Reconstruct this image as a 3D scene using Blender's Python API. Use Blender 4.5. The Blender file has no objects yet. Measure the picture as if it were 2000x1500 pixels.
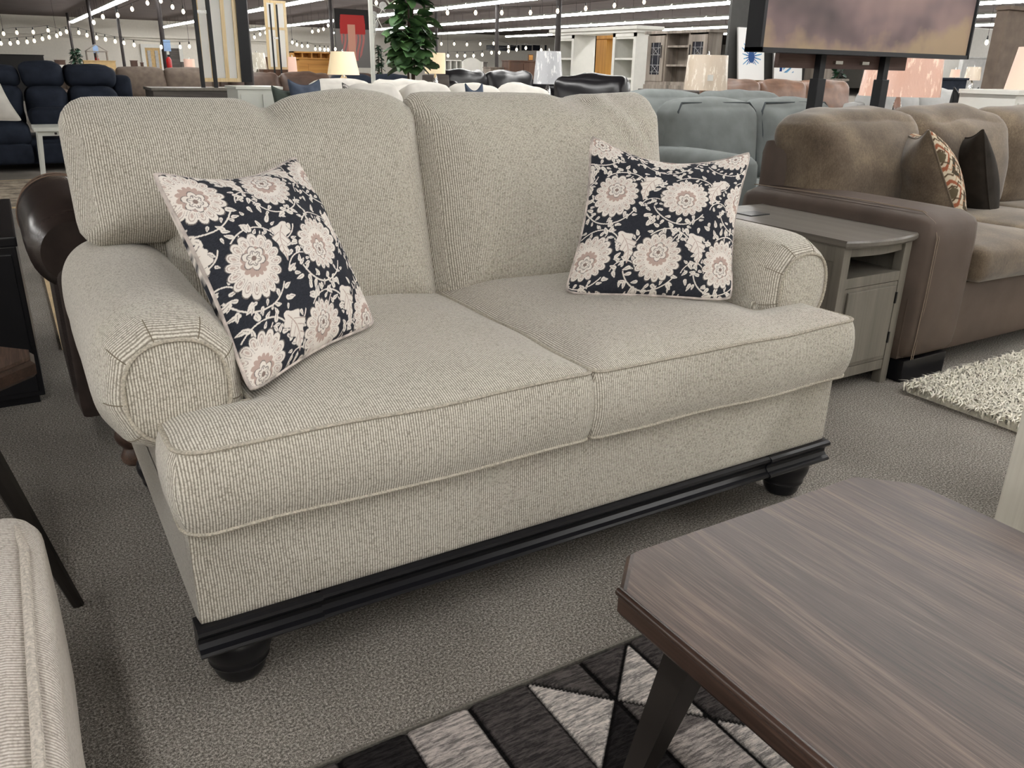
import bpy, bmesh, math, random
import numpy as np
from mathutils import Vector, Matrix, noise
random.seed(7)
PI = math.pi
scene = bpy.context.scene
COL = scene.collection

# ---------------------------------------------------------------- camera, exposure, world
F, PITCH, ROLL, YAW = 1594.44, 0.36804, 0.01930, 0.54486
CAM = np.array([-0.1569, -1.3572, 1.1484])
fw = np.array([math.sin(YAW)*math.cos(PITCH), math.cos(YAW)*math.cos(PITCH), -math.sin(PITCH)])
r0 = np.array([math.cos(YAW), -math.sin(YAW), 0.0]); u0 = np.cross(r0, fw)
RT = math.cos(ROLL)*r0 + math.sin(ROLL)*u0
UP = -math.sin(ROLL)*r0 + math.cos(ROLL)*u0
cd = bpy.data.cameras.new('camera'); cam = bpy.data.objects.new('camera', cd); COL.objects.link(cam)
cd.sensor_fit = 'HORIZONTAL'; cd.sensor_width = 36.0; cd.lens = F*36.0/2000.0
cd.clip_start = 0.02; cd.clip_end = 300
cam.matrix_world = Matrix(((RT[0], UP[0], -fw[0], CAM[0]), (RT[1], UP[1], -fw[1], CAM[1]), (RT[2], UP[2], -fw[2], CAM[2]), (0, 0, 0, 1)))
scene.camera = cam
vs = scene.view_settings
vs.view_transform = 'Standard'; vs.look = 'None'; vs.gamma = 1.0; vs.exposure = 0.30; vs.use_curve_mapping = False
cy = scene.cycles
cy.max_bounces = 6; cy.diffuse_bounces = 3; cy.glossy_bounces = 3; cy.transmission_bounces = 3; cy.use_adaptive_sampling = True; cy.adaptive_threshold = 0.035
TUBE = 26.0            # brightness of the fluorescent tubes
world = bpy.data.worlds.new('world'); scene.world = world; world.use_nodes = True
world.node_tree.nodes['Background'].inputs[0].default_value = (0.9, 0.95, 1.0, 1)
world.node_tree.nodes['Background'].inputs[1].default_value = 0.05

def at(px, py, x=None, y=None, z=None, d=None):
    """point of the place seen at a photo pixel, on a plane x=, y=, z= or at depth d"""
    v = fw + RT*(px-1000)/F - UP*(py-750)/F
    if x is not None: t = (x-CAM[0])/v[0]
    elif y is not None: t = (y-CAM[1])/v[1]
    elif z is not None: t = (z-CAM[2])/v[2]
    else: t = d
    return Vector(CAM + v*t)

# ---------------------------------------------------------------- materials
def srgb(r, g, b):
    f = lambda c: (c/255/12.92) if c/255 <= 0.04045 else ((c/255+0.055)/1.055)**2.4
    return (f(r), f(g), f(b), 1.0)
class NT:
    def __init__(s, name):
        s.m = bpy.data.materials.new(name); s.m.use_nodes = True
        s.t = s.m.node_tree; s.b = s.t.nodes['Principled BSDF']
    def n(s, typ, **kw):
        nd = s.t.nodes.new(typ)
        for k, v in kw.items(): setattr(nd, k, v)
        return nd
    def l(s, a, b): s.t.links.new(a, b)
    def val(s, sock, v):
        if isinstance(v, (int, float, tuple)): sock.default_value = v
        else: s.l(v, sock)
    def math(s, op, a, b=0.0, c=None):
        nd = s.n('ShaderNodeMath', operation=op); s.val(nd.inputs[0], a); s.val(nd.inputs[1], b)
        if c is not None: s.val(nd.inputs[2], c)
        return nd.outputs[0]
    def noise(s, vec, scale, detail=2.0, rough=0.5):
        nd = s.n('ShaderNodeTexNoise'); s.l(vec, nd.inputs['Vector'])
        nd.inputs['Scale'].default_value = scale; nd.inputs['Detail'].default_value = detail; nd.inputs['Roughness'].default_value = rough
        return nd.outputs[0]
    def mapping(s, vec, sc):
        nd = s.n('ShaderNodeVectorMath', operation='MULTIPLY'); s.l(vec, nd.inputs[0]); nd.inputs[1].default_value = sc
        return nd.outputs[0]
    def ramp(s, fac, stops):
        nd = s.n('ShaderNodeValToRGB'); s.l(fac, nd.inputs[0]); e = nd.color_ramp.elements
        while len(e) < len(stops): e.new(0.5)
        for i, (p, c) in enumerate(stops): e[i].position = p; e[i].color = c
        return nd.outputs[0]
    def mix(s, fac, a, b):
        nd = s.n('ShaderNodeMix', data_type='RGBA'); s.val(nd.inputs[0], fac); s.val(nd.inputs[6], a); s.val(nd.inputs[7], b)
        return nd.outputs[2]
    def bump(s, h, strength, dist):
        nd = s.n('ShaderNodeBump'); s.l(h, nd.inputs['Height']); nd.inputs['Strength'].default_value = strength; nd.inputs['Distance'].default_value = dist
        s.l(nd.outputs[0], s.b.inputs['Normal'])
    def set(s, rough=None, metal=None, spec=None, sheen=None):
        if rough is not None: s.b.inputs['Roughness'].default_value = rough
        if metal is not None: s.b.inputs['Metallic'].default_value = metal
        if spec is not None: s.b.inputs['Specular IOR Level'].default_value = spec
        if sheen is not None: s.b.inputs['Sheen Weight'].default_value = sheen; s.b.inputs['Sheen Roughness'].default_value = 0.5
def obj_coord(n): return n.n('ShaderNodeTexCoord').outputs['Object']

def mat_plain(name, c, rough=0.6, metal=0.0, var=0.12, scale=9.0, spec=0.5, bump=0.0):
    n = NT(name); oc = obj_coord(n); v = n.noise(oc, scale, 4)
    dk = tuple(x*(1-var) for x in c[:3])+(1,); lt = tuple(min(1, x*(1+var)) for x in c[:3])+(1,)
    n.l(n.ramp(v, [(0.3, dk), (0.7, lt)]), n.b.inputs['Base Color'])
    if bump: n.bump(n.noise(oc, scale*12, 3), 0.4, bump)
    n.set(rough=rough, metal=metal, spec=spec); return n.m

def mat_rib(name, axis, dark, mid, light, pitch=0.0052):
    """chenille upholstery with ribs that run across the given axis"""
    n = NT(name); oc = obj_coord(n)
    wob = n.noise(oc, 9.0, 2)
    sep = n.n('ShaderNodeSeparateXYZ'); n.l(oc, sep.inputs[0]); ax = {'X': 0, 'Y': 1, 'Z': 2}[axis]
    main = sep.outputs[ax]
    if axis == 'X':      # the gusset sides carry the same ribs turned round the corner
        sn = n.n('ShaderNodeSeparateXYZ'); n.l(n.n('ShaderNodeTexCoord').outputs['Normal'], sn.inputs[0])
        k = n.math('GREATER_THAN', n.math('ABSOLUTE', sn.outputs[0]), 0.80)
        mx = n.n('ShaderNodeMix', data_type='FLOAT'); n.l(k, mx.inputs[0]); n.l(sep.outputs[0], mx.inputs[2]); n.l(sep.outputs[1], mx.inputs[3]); main = mx.outputs[0]
    c = n.math('DIVIDE', main, pitch)
    c = n.math('ADD', c, n.math('MULTIPLY', wob, 1.6))
    s = n.math('SINE', n.math('MULTIPLY', c, 2*PI))
    ribf = n.math('MULTIPLY_ADD', s, 0.5, 0.5)
    cell = n.math('FLOOR', n.math('ADD', c, 0.25))
    o = [sep.outputs[i] for i in range(3) if i != ax]
    cmb = n.n('ShaderNodeCombineXYZ'); n.l(n.math('MULTIPLY', cell, 3.7), cmb.inputs[0])
    n.l(n.math('MULTIPLY', o[0], 230.0), cmb.inputs[1]); n.l(n.math('MULTIPLY', o[1], 230.0), cmb.inputs[2])
    nub = n.noise(cmb.outputs[0], 1.0, 1.0)
    fine = n.noise(oc, 330.0, 2)
    h = n.math('MULTIPLY', n.math('MULTIPLY_ADD', ribf, 0.85, 0.15), n.math('MULTIPLY_ADD', nub, 1.55, 0.06))
    fac = n.math('ADD', n.math('MULTIPLY', h, 0.75), n.math('MULTIPLY', fine, 0.42))
    big = n.noise(oc, 3.0, 3)
    fac = n.math('ADD', fac, n.math('MULTIPLY_ADD', big, 0.10, -0.05))
    n.l(n.ramp(fac, [(0.10, dark), (0.46, mid), (0.80, light)]), n.b.inputs['Base Color'])
    n.bump(n.math('ADD', h, n.math('MULTIPLY', fine, 0.35)), 0.55, 0.0016)
    n.set(rough=0.95, spec=0.12, sheen=0.25); return n.m

FD, FM, FL = srgb(98, 91, 80), srgb(168, 161, 148), srgb(222, 217, 206)
M = {}
M['ribx'] = mat_rib('beige_chenille_front', 'X', FD, FM, FL)
M['riby'] = mat_rib('beige_chenille_side', 'Y', FD, FM, FL)
M['ribo'] = mat_rib('pale_chenille', 'Y', srgb(124, 115, 104), srgb(178, 169, 158), srgb(214, 207, 198), 0.0055)
M['pipe'] = mat_plain('chenille_welt', srgb(184, 177, 163), 0.95, var=0.35, scale=260, spec=0.1, bump=0.0015)
M['pipe_o'] = mat_plain('pale_welt', srgb(198, 190, 179), 0.95, var=0.3, scale=260, spec=0.1, bump=0.0015)
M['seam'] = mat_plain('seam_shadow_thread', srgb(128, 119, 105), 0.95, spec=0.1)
M['stitch'] = mat_plain('brown_stitching', srgb(120, 98, 84), 0.8)
M['blackwood'] = mat_plain('black_painted_wood', srgb(20, 20, 24), 0.33, var=0.15, spec=0.4)
M['metal_dark'] = mat_plain('bronze_painted_metal', srgb(46, 42, 39), 0.38, metal=0.35, var=0.1)
M['black_metal'] = mat_plain('black_metal', srgb(28, 30, 34), 0.45, metal=0.2)

def mat_carpet():
    n = NT('grey_carpet'); oc = obj_coord(n)
    a = n.noise(oc, 190.0, 3, 0.75); b = n.noise(oc, 520.0, 2, 0.6); g = n.noise(oc, 2.2, 4); g2 = n.noise(oc, 0.5, 2)
    f = n.math('ADD', n.math('MULTIPLY', a, 0.62), n.math('MULTIPLY', b, 0.38))
    f = n.math('ADD', f, n.math('MULTIPLY_ADD', g, 0.10, -0.05)); f = n.math('ADD', f, n.math('MULTIPLY_ADD', g2, 0.06, -0.03))
    n.l(n.ramp(f, [(0.36, srgb(50, 48, 43)), (0.5, srgb(130, 125, 118)), (0.64, srgb(214, 207, 198))]), n.b.inputs['Base Color'])
    n.bump(f, 0.9, 0.004); n.set(rough=1.0, spec=0.05); return n.m
M['carpet'] = mat_carpet()

def mat_wood(name, dark, mid, light, axis='Y', scale=1.0, rough=0.4, spec=0.45, wrinkle=0.0004):
    n = NT(name); oc = obj_coord(n)
    k = {'X': (1.3, 22, 22), 'Y': (22, 0.55, 22), 'Z': (22, 22, 1.3)}[axis]
    k2 = {'X': (6, 300, 300), 'Y': (300, 6, 300), 'Z': (300, 300, 6)}[axis]
    v = n.mapping(oc, tuple(x*scale for x in k)); a = n.noise(v, 1.0, 5, 0.62)
    v2 = n.mapping(oc, tuple(x*scale for x in k2)); b = n.noise(v2, 1.0, 3, 0.6)
    f = n.math('ADD', n.math('MULTIPLY', a, 0.72), n.math('MULTIPLY', b, 0.28))
    n.l(n.ramp(f, [(0.34, dark), (0.5, mid), (0.68, light)]), n.b.inputs['Base Color'])
    n.bump(b, 0.25, wrinkle); n.set(rough=rough, spec=spec); return n.m
def mat_walnut():
    n = NT('walnut_laminate'); oc = obj_coord(n)
    w = n.noise(n.mapping(oc, (9, 0.9, 9)), 1.0, 3, 0.5)
    sep = n.n('ShaderNodeSeparateXYZ'); n.l(oc, sep.inputs[0])
    cmb = n.n('ShaderNodeCombineXYZ'); n.l(n.math('ADD', n.math('MULTIPLY', sep.outputs[0], 30.0), n.math('MULTIPLY', w, 7.0)), cmb.inputs[0]); n.l(n.math('MULTIPLY', sep.outputs[1], .8), cmb.inputs[1])
    a = n.noise(cmb.outputs[0], 1.0, 4, 0.6)
    f1 = n.noise(n.mapping(oc, (260, 7, 260)), 1.0, 3, 0.6); f2 = n.noise(n.mapping(oc, (700, 22, 700)), 1.0, 2, 0.6)
    f = n.math('ADD', n.math('ADD', n.math('MULTIPLY', a, 0.50), n.math('MULTIPLY', f1, 0.32)), n.math('MULTIPLY', f2, 0.18))
    n.l(n.ramp(f, [(0.36, srgb(44, 33, 28)), (0.5, srgb(80, 64, 56)), (0.64, srgb(122, 101, 88))]), n.b.inputs['Base Color'])
    n.bump(f2, 0.2, 0.0002); n.set(rough=0.38, spec=0.42); return n.m
M['walnut'] = mat_walnut()
M['walnut_edge'] = mat_wood('walnut_edge', srgb(42, 30, 24), srgb(70, 53, 45), srgb(104, 82, 70), 'Y', 1.0, 0.32)
M['greywood'] = mat_wood('grey_painted_wood', srgb(98, 94, 85), srgb(112, 107, 98), srgb(127, 122, 112), 'Z', 0.6, 0.42)
M['greywood_top'] = mat_wood('grey_wood_top', srgb(88, 84, 77), srgb(103, 98, 91), srgb(118, 113, 105), 'Y', 0.6, 0.34)
M['pine'] = mat_wood('honey_pine', srgb(150, 100, 44), srgb(196, 142, 72), srgb(222, 172, 98), 'X', 0.25, 0.5)
M['pinez'] = mat_wood('honey_pine_upright', srgb(160, 104, 30), srgb(200, 142, 58), srgb(226, 172, 82), 'Z', 0.25, 0.5)
M['rawwood'] = mat_wood('raw_stretcher_wood', srgb(196, 168, 120), srgb(224, 200, 156), srgb(240, 222, 186), 'Z', 0.3, 0.7)
M['brownwood'] = mat_wood('dark_brown_wood', srgb(58, 40, 32), srgb(86, 62, 50), srgb(110, 84, 68), 'Z', 0.3, 0.5)
M['oakgrey'] = mat_wood('weathered_grey_oak', srgb(92, 84, 76), srgb(136, 126, 116), srgb(168, 158, 146), 'Z', 0.4, 0.6)
M['oakdark'] = mat_wood('charcoal_oak', srgb(56, 51, 48), srgb(82, 76, 72), srgb(104, 98, 92), 'X', 0.4, 0.55)
M['whitewash'] = mat_wood('whitewashed_wood', srgb(196, 190, 176), srgb(216, 211, 198), srgb(230, 226, 214), 'Z', 0.3, 0.6)
M['white'] = mat_plain('white_paint', srgb(222, 221, 214), 0.5, var=0.03)
M['whitein'] = mat_plain('cream_panel', srgb(204, 202, 184), 0.6, var=0.04)
M['dkleather'] = mat_plain('espresso_leather', srgb(50, 42, 39), 0.27, var=0.22, scale=16, spec=0.5, bump=0.0006)
M['blkleather'] = mat_plain('black_leather', srgb(26, 25, 28), 0.3, var=0.2, scale=12, spec=0.5, bump=0.001)
M['brleather'] = mat_plain('tan_brown_leather', srgb(118, 90, 74), 0.40, var=0.28, scale=7, spec=0.45, bump=0.001)
M['dbleather'] = mat_plain('chocolate_leather', srgb(84, 66, 56), 0.42, var=0.25, scale=8, spec=0.45, bump=0.001)
M['taupe'] = mat_plain('taupe_microfibre', srgb(118, 106, 96), 0.8, var=0.18, scale=10, spec=0.2)
M['suede'] = mat_plain('grey_brown_suede', srgb(84, 72, 64), 0.62, var=0.16, scale=7, spec=0.3, bump=0.0006)
M['navy'] = mat_plain('navy_velour', srgb(38, 44, 56), 0.85, var=0.25, scale=9, spec=0.2)
M['greyblue'] = mat_plain('grey_blue_velvet', srgb(126, 131, 130), 0.8, var=0.14, scale=8, spec=0.2)
M['greyblue_d'] = mat_plain('grey_blue_welt', srgb(74, 80, 82), 0.8, spec=0.2)
M['cream'] = mat_plain('cream_linen', srgb(206, 202, 194), 0.9, var=0.08, spec=0.1)
M['ltgrey'] = mat_plain('light_grey_linen', srgb(180, 180, 178), 0.9, var=0.1, spec=0.1)
M['greenpil'] = mat_plain('dark_green_velvet', srgb(70, 78, 72), 0.8, var=0.2, spec=0.2)
M['bluepil'] = mat_plain('slate_blue_velvet', srgb(70, 80, 96), 0.75, var=0.2, spec=0.2)
M['ltblue'] = mat_plain('pale_blue_linen', srgb(150, 164, 174), 0.9, var=0.1, spec=0.1)
M['dkgreypil'] = mat_plain('charcoal_velvet', srgb(52, 48, 44), 0.85, var=0.25, scale=14, spec=0.15)
M['wall'] = mat_plain('warm_white_wall', srgb(232, 227, 216), 0.8, var=0.03)
M['wallgrey'] = mat_plain('grey_wall', srgb(196, 194, 188), 0.8, var=0.04)
M['ceiling'] = mat_plain('dark_ceiling', srgb(92, 80, 76), 0.9, var=0.15, scale=1.5)
M['pole'] = mat_plain('dark_steel_post', srgb(44, 38, 37), 0.6, var=0.1)
M['white_metal'] = mat_plain('white_enamel', srgb(212, 214, 206), 0.4, var=0.03)
M['chrome'] = mat_plain('chrome', srgb(190, 190, 188), 0.2, metal=1.0, var=0.03)
M['plasticblack'] = mat_plain('black_plastic', srgb(20, 20, 22), 0.35)
M['canvas'] = mat_plain('white_canvas', srgb(240, 239, 236), 0.85, var=0.03, scale=3)
def _translucent(m, k=0.5):
    t = m.node_tree; b = t.nodes['Principled BSDF']; o = [q for q in t.nodes if q.type == 'OUTPUT_MATERIAL'][0]
    tr = t.nodes.new('ShaderNodeBsdfTranslucent'); mx = t.nodes.new('ShaderNodeMixShader'); mx.inputs[0].default_value = .8; tr.inputs[0].default_value = (.9, .9, .88, 1)
    t.links.new(b.outputs[0], mx.inputs[1]); t.links.new(tr.outputs[0], mx.inputs[2]); t.links.new(mx.outputs[0], o.inputs[0])
_translucent(M['canvas'])
M['red'] = mat_plain('red_enamel', srgb(178, 30, 30), 0.35)
M['signblue'] = mat_plain('pale_blue_sign', srgb(140, 170, 210), 0.5)
M['signpink'] = mat_plain('pale_pink_sign', srgb(220, 180, 180), 0.5)
M['tan'] = mat_plain('tan_wood_panel', srgb(198, 168, 118), 0.7)
M['glassdark'] = mat_plain('dark_glass', srgb(40, 42, 50), 0.12, spec=0.6)
M['lead'] = mat_plain('grey_leading', srgb(150, 150, 152), 0.4, metal=0.4)
M['stem'] = mat_plain('plant_stem', srgb(66, 52, 40), 0.8)
M['board'] = mat_plain('charcoal_board', srgb(66, 66, 64), 0.7, var=0.1)
M['walnutboard'] = mat_wood('walnut_mount_board', srgb(70, 50, 46), srgb(98, 76, 70), srgb(122, 98, 90), 'X', 0.4, 0.5)
M['ledgewood'] = mat_plain('ledge_wood', srgb(120, 92, 64), 0.6)

def mat_velvetbrown():
    n = NT('mocha_chenille'); oc = obj_coord(n)
    a = n.noise(n.mapping(oc, (150, 150, 70)), 1.0, 3, 0.7); b = n.noise(oc, 6.0, 3); c = n.noise(oc, 300, 2)
    f = n.math('ADD', n.math('ADD', n.math('MULTIPLY', a, 0.30), n.math('MULTIPLY', b, 0.55)), n.math('MULTIPLY', c, 0.15))
    n.l(n.ramp(f, [(0.36, srgb(76, 65, 54)), (0.52, srgb(106, 93, 78)), (0.68, srgb(140, 125, 104))]), n.b.inputs['Base Color'])
    n.bump(a, 0.3, 0.001); n.set(rough=0.85, spec=0.15, sheen=0.3); return n.m
M['mocha'] = mat_velvetbrown()

def mat_emit(name, c, s, base=(0.9, 0.9, 0.88, 1)):
    n = NT(name); n.b.inputs['Base Color'].default_value = base
    n.b.inputs['Emission Color'].default_value = c; n.b.inputs['Emission Strength'].default_value = s
    n.set(rough=0.5); return n.m
M['tube'] = mat_emit('fluorescent_tube', (1.0, 0.985, 0.96, 1), TUBE)
M['bulb'] = mat_emit('warm_string_bulb', (1.0, 0.80, 0.55, 1), 9.0)
M['warmshade'] = mat_emit('lit_cream_shade', (1.0, 0.80, 0.52, 1), 0.42, srgb(226, 208, 172))
M['warmshade2'] = mat_emit('lit_peach_shade', (1.0, 0.70, 0.56, 1), 0.32, srgb(214, 176, 158))
M['window_glow'] = mat_emit('lit_showcase', (1.0, 0.95, 0.88, 1), 1.0)

def mat_wrapped(name, c, streak, emit=0.0):
    n = NT(name); oc = obj_coord(n)
    v = n.noise(n.mapping(oc, (26, 26, 7)), 1.0, 4, 0.65)
    n.l(n.ramp(v, [(0.40, c), (0.56, c), (0.62, streak)]), n.b.inputs['Base Color'])
    n.bump(v, 0.8, 0.01); n.set(rough=0.2, spec=0.7)
    if emit:
        n.b.inputs['Emission Color'].default_value = (1.0, 0.74, 0.6, 1); n.b.inputs['Emission Strength'].default_value = emit
    return n.m
M['wrapgrey'] = mat_wrapped('grey_shade_in_plastic', srgb(196, 198, 202), srgb(250, 250, 250))
M['wrapcream'] = mat_wrapped('cream_shade_in_plastic', srgb(216, 200, 180), srgb(245, 235, 220))
M['wrapwhite'] = mat_wrapped('ivory_shade_in_plastic', srgb(210, 204, 188), srgb(250, 248, 240))
M['wrappink'] = mat_wrapped('lit_peach_shade_in_plastic', srgb(206, 158, 138), srgb(240, 210, 190), 0.20)

def mat_leaf(name, a, b):
    n = NT(name); oc = obj_coord(n)
    n.l(n.ramp(n.noise(oc, 7, 3), [(0.3, a), (0.7, b)]), n.b.inputs['Base Color']); n.set(rough=0.42, spec=0.4); return n.m
M['leaf'] = mat_leaf('fig_leaf', srgb(36, 60, 42), srgb(92, 128, 76))
M['leafdark'] = mat_leaf('dark_leaf', srgb(22, 46, 34), srgb(50, 84, 58))
M['leaflight'] = mat_leaf('light_leaf', srgb(84, 104, 50), srgb(128, 140, 76))

def mat_painting():
    n = NT('abstract_painting'); oc = obj_coord(n)
    a = n.noise(n.mapping(oc, (1.5, 1, 2.0)), 1.0, 3, 0.5); b = n.noise(n.mapping(oc, (1.3, 1, 1.6)), 1.7, 4, 0.55)
    base = n.ramp(a, [(0.32, srgb(66, 58, 60)), (0.44, srgb(116, 97, 97)), (0.56, srgb(146, 122, 117)), (0.70, srgb(160, 136, 122))])
    sep = n.n('ShaderNodeSeparateXYZ'); n.l(oc, sep.inputs[0])
    low = n.math('SUBTRACT', n.math('MULTIPLY', b, 1.5), n.math('MULTIPLY', sep.outputs[2], 1.6))
    k = n.ramp(low, [(0.52, (0, 0, 0, 1)), (0.74, (.75, .75, .75, 1))])
    n.l(n.mix(k, base, srgb(168, 146, 112)), n.b.inputs['Base Color']); n.set(rough=0.6); return n.m
M['painting'] = mat_painting()

def mat_vcol(name, rough=0.9, weave=0.0, bump=0.0, bscale=500.0, spec=0.1, streak=None):
    n = NT(name); oc = obj_coord(n)
    at_ = n.n('ShaderNodeAttribute'); at_.attribute_name = 'Col'
    col = at_.outputs['Color']
    if weave:
        v = n.noise(n.mapping(oc, (1, 1, 1)), bscale, 2)
        col = n.mix(n.math('MULTIPLY', v, weave), col, srgb(150, 150, 152))
    if streak:
        v = n.noise(n.mapping(oc, streak), 1.0, 4, 0.7)
        k = n.ramp(v, [(0.40, (0.42, 0.42, 0.42, 1)), (0.62, (1.45, 1.42, 1.38, 1))])
        mm = n.n('ShaderNodeMix', data_type='RGBA', blend_type='MULTIPLY'); mm.inputs[0].default_value = 1.0
        n.l(col, mm.inputs[6]); n.l(k, mm.inputs[7]); col = mm.outputs[2]
    n.l(col, n.b.inputs['Base Color'])
    if bump: n.bump(n.noise(oc, bscale, 3), 0.7, bump)
    n.set(rough=rough, spec=spec); return n.m
M['floral'] = mat_vcol('floral_print', 0.9, weave=0.10, bump=0.0004, bscale=900)
M['rugpile'] = mat_vcol('carved_rug_pile', 1.0, bump=0.003, bscale=420, streak=(28, 190, 190))
M['kilim'] = mat_vcol('kilim_print', 0.9, bump=0.0006, bscale=700)
M['artprint'] = mat_vcol('painted_canvas', 0.7)
def mat_vintage():
    n = NT('faded_vintage_rug'); oc = obj_coord(n)
    a = n.noise(oc, 5.0, 6, 0.75)
    n.l(n.ramp(a, [(0.35, srgb(112, 106, 98)), (0.5, srgb(164, 152, 136)), (0.62, srgb(196, 184, 164))]), n.b.inputs['Base Color']); n.set(rough=1, spec=0.05); return n.m
M['vintage'] = mat_vintage()
M['rugbind'] = mat_plain('rug_binding', srgb(206, 182, 142), 0.9)
M['rugbindgrey'] = mat_plain('grey_rug_binding', srgb(112, 108, 100), 0.9, scale=200, var=0.3)
M['shag'] = mat_plain('ivory_shag', srgb(240, 235, 220), 0.9, var=0.10, scale=40, spec=0.1)

# ---------------------------------------------------------------- mesh helpers
class MB:
    def __init__(s): s.v = []; s.f = []
    def add(s, v, f):
        k = len(s.v); s.v += [tuple(p) for p in v]; s.f += [tuple(i+k for i in q) for q in f]; return s
    def box(s, x0, x1, y0, y1, z0, z1, b=0.0):
        if x0 > x1: x0, x1 = x1, x0
        if y0 > y1: y0, y1 = y1, y0
        if z0 > z1: z0, z1 = z1, z0
        if b <= 0:
            v = [(x, y, z) for x in (x0, x1) for y in (y0, y1) for z in (z0, z1)]
            return s.add(v, [(0, 1, 3, 2), (4, 6, 7, 5), (0, 4, 5, 1), (2, 3, 7, 6), (0, 2, 6, 4), (1, 5, 7, 3)])
        bm = bmesh.new(); bmesh.ops.create_cube(bm, size=1)
        for p in bm.verts: p.co = Vector(((x0+x1)/2+p.co.x*(x1-x0), (y0+y1)/2+p.co.y*(y1-y0), (z0+z1)/2+p.co.z*(z1-z0)))
        b = min(b, 0.45*min(x1-x0, y1-y0, z1-z0))
        bmesh.ops.bevel(bm, geom=bm.edges[:], offset=b, segments=2, affect='EDGES', profile=0.7)
        s.add([p.co for p in bm.verts], [[q.index for q in f.verts] for f in (bm.verts.index_update() or bm.faces)]); bm.free(); return s
    def tube(s, pts, r, n=8, closed=False, cap=True):
        pts = [Vector(p) for p in pts]; N = len(pts); rr = r if hasattr(r, '__len__') else [r]*N
        rings = []; prev = None
        for i, p in enumerate(pts):
            if closed: t = pts[(i+1) % N]-pts[i-1]
            else: t = pts[min(i+1, N-1)]-pts[max(i-1, 0)]
            t.normalize()
            if prev is None: a = t.cross(Vector((0, 0, 1)) if abs(t.z) < 0.9 else Vector((1, 0, 0)))
            else: a = prev-t*prev.dot(t)
            a.normalize(); prev = a; b = t.cross(a)
            rings.append([p+(a*math.cos(2*PI*k/n)+b*math.sin(2*PI*k/n))*rr[i] for k in range(n)])
        v = [q for R in rings for q in R]; f = []
        M_ = N if closed else N-1
        for i in range(M_):
            j = (i+1) % N
            for k in range(n): f.append((i*n+k, i*n+(k+1) % n, j*n+(k+1) % n, j*n+k))
        if cap and not closed: f.append(tuple(range(n-1, -1, -1))); f.append(tuple((N-1)*n+k for k in range(n)))
        return s.add(v, f)
    def lathe(s, c, prof, n=24, cap=True):
        v = [(c[0]+r*math.cos(2*PI*k/n), c[1]+r*math.sin(2*PI*k/n), c[2]+z) for r, z in prof for k in range(n)]
        f = [(i*n+k, i*n+(k+1) % n, (i+1)*n+(k+1) % n, (i+1)*n+k) for i in range(len(prof)-1) for k in range(n)]
        if cap: f.append(tuple(range(n-1, -1, -1))); f.append(tuple((len(prof)-1)*n+k for k in range(n)))
        return s.add(v, f)
    def prism(s, poly, z0, z1, inset=0.0, m=None):
        """vertical prism over a convex outline with a small chamfer; m maps (a,b,h) to world"""
        c = (sum(p[0] for p in poly)/len(poly), sum(p[1] for p in poly)/len(poly)); N = len(poly)
        def sh(k):
            out = []
            for p in poly:
                d = math.hypot(p[0]-c[0], p[1]-c[1]); out.append((p[0]+(c[0]-p[0])*k/d, p[1]+(c[1]-p[1])*k/d))
            return out
        L = [(poly, z0), (poly, z1)] if not inset else [(sh(inset), z0), (poly, z0+inset), (poly, z1-inset), (sh(inset), z1)]
        v = [(p[0], p[1], z) for P, z in L for p in P]
        if m: v = [m(*q) for q in v]
        f = [(i*N+k, i*N+(k+1) % N, (i+1)*N+(k+1) % N, (i+1)*N+k) for i in range(len(L)-1) for k in range(N)]
        f.append(tuple(range(N-1, -1, -1))); f.append(tuple((len(L)-1)*N+k for k in range(N)))
        return s.add(v, f)
    def taper(s, p0, p1, w0, w1, n=4, rot=PI/4, b=0.0):
        """tapered bar from p0 to p1 (square when n=4)"""
        p0 = Vector(p0); p1 = Vector(p1); v = []
        for p, w in ((p0, w0), (p1, w1)):
            for k in range(n):
                a = rot+2*PI*k/n; v.append((p.x+w*math.cos(a), p.y+w*math.sin(a), p.z))
        f = [(k, (k+1) % n, n+(k+1) % n, n+k) for k in range(n)]+[tuple(range(n-1, -1, -1)), tuple(range(n, 2*n))]
        return s.add(v, f)

def link(name, v, f, mat, parent=None, smooth=True, angle=40):
    me = bpy.data.meshes.new(name); off = Vector(parent['_o']) if parent is not None and '_o' in parent else Vector((0, 0, 0))
    if parent is not None and '_o' not in parent: off = Vector((0, 0, 0))
    me.from_pydata([tuple(Vector(p)-off) for p in v], [], [tuple(q) for q in f])
    bm = bmesh.new(); bm.from_mesh(me); bmesh.ops.recalc_face_normals(bm, faces=bm.faces[:]); bm.to_mesh(me); bm.free()
    if mat is not None: me.materials.append(mat)
    if smooth:
        me.shade_smooth()
        try: me.set_sharp_from_angle(angle=math.radians(angle))
        except Exception: pass
    o = bpy.data.objects.new(name, me); COL.objects.link(o)
    if parent is not None:
        o.parent = parent; o['_o'] = tuple(off)
    return o
def part(name, mb, mat, parent=None, smooth=True, label=None, angle=40):
    o = link(name, mb.v, mb.f, mat, parent, smooth, angle)
    if label: o['label'] = label
    return o
def thing(name, loc, label, cat, group=None):
    o = bpy.data.objects.new(name, None); COL.objects.link(o); o.location = loc; o['_o'] = tuple(loc)
    o.empty_display_size = 0.05
    o['label'] = label; o['category'] = cat
    if group: o['group'] = group
    return o
def tag(o, label, cat, group=None, kind=None):
    o['label'] = label; o['category'] = cat
    if group: o['group'] = group
    if kind: o['kind'] = kind
    return o
def centre_origin(o, loc):
    o.data.transform(Matrix.Translation(-Vector(loc))); o.location = loc; return o
def struct(name, mb, mat, smooth=False):
    o = part(name, mb, mat, None, smooth); o['kind'] = 'structure'; return o
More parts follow.
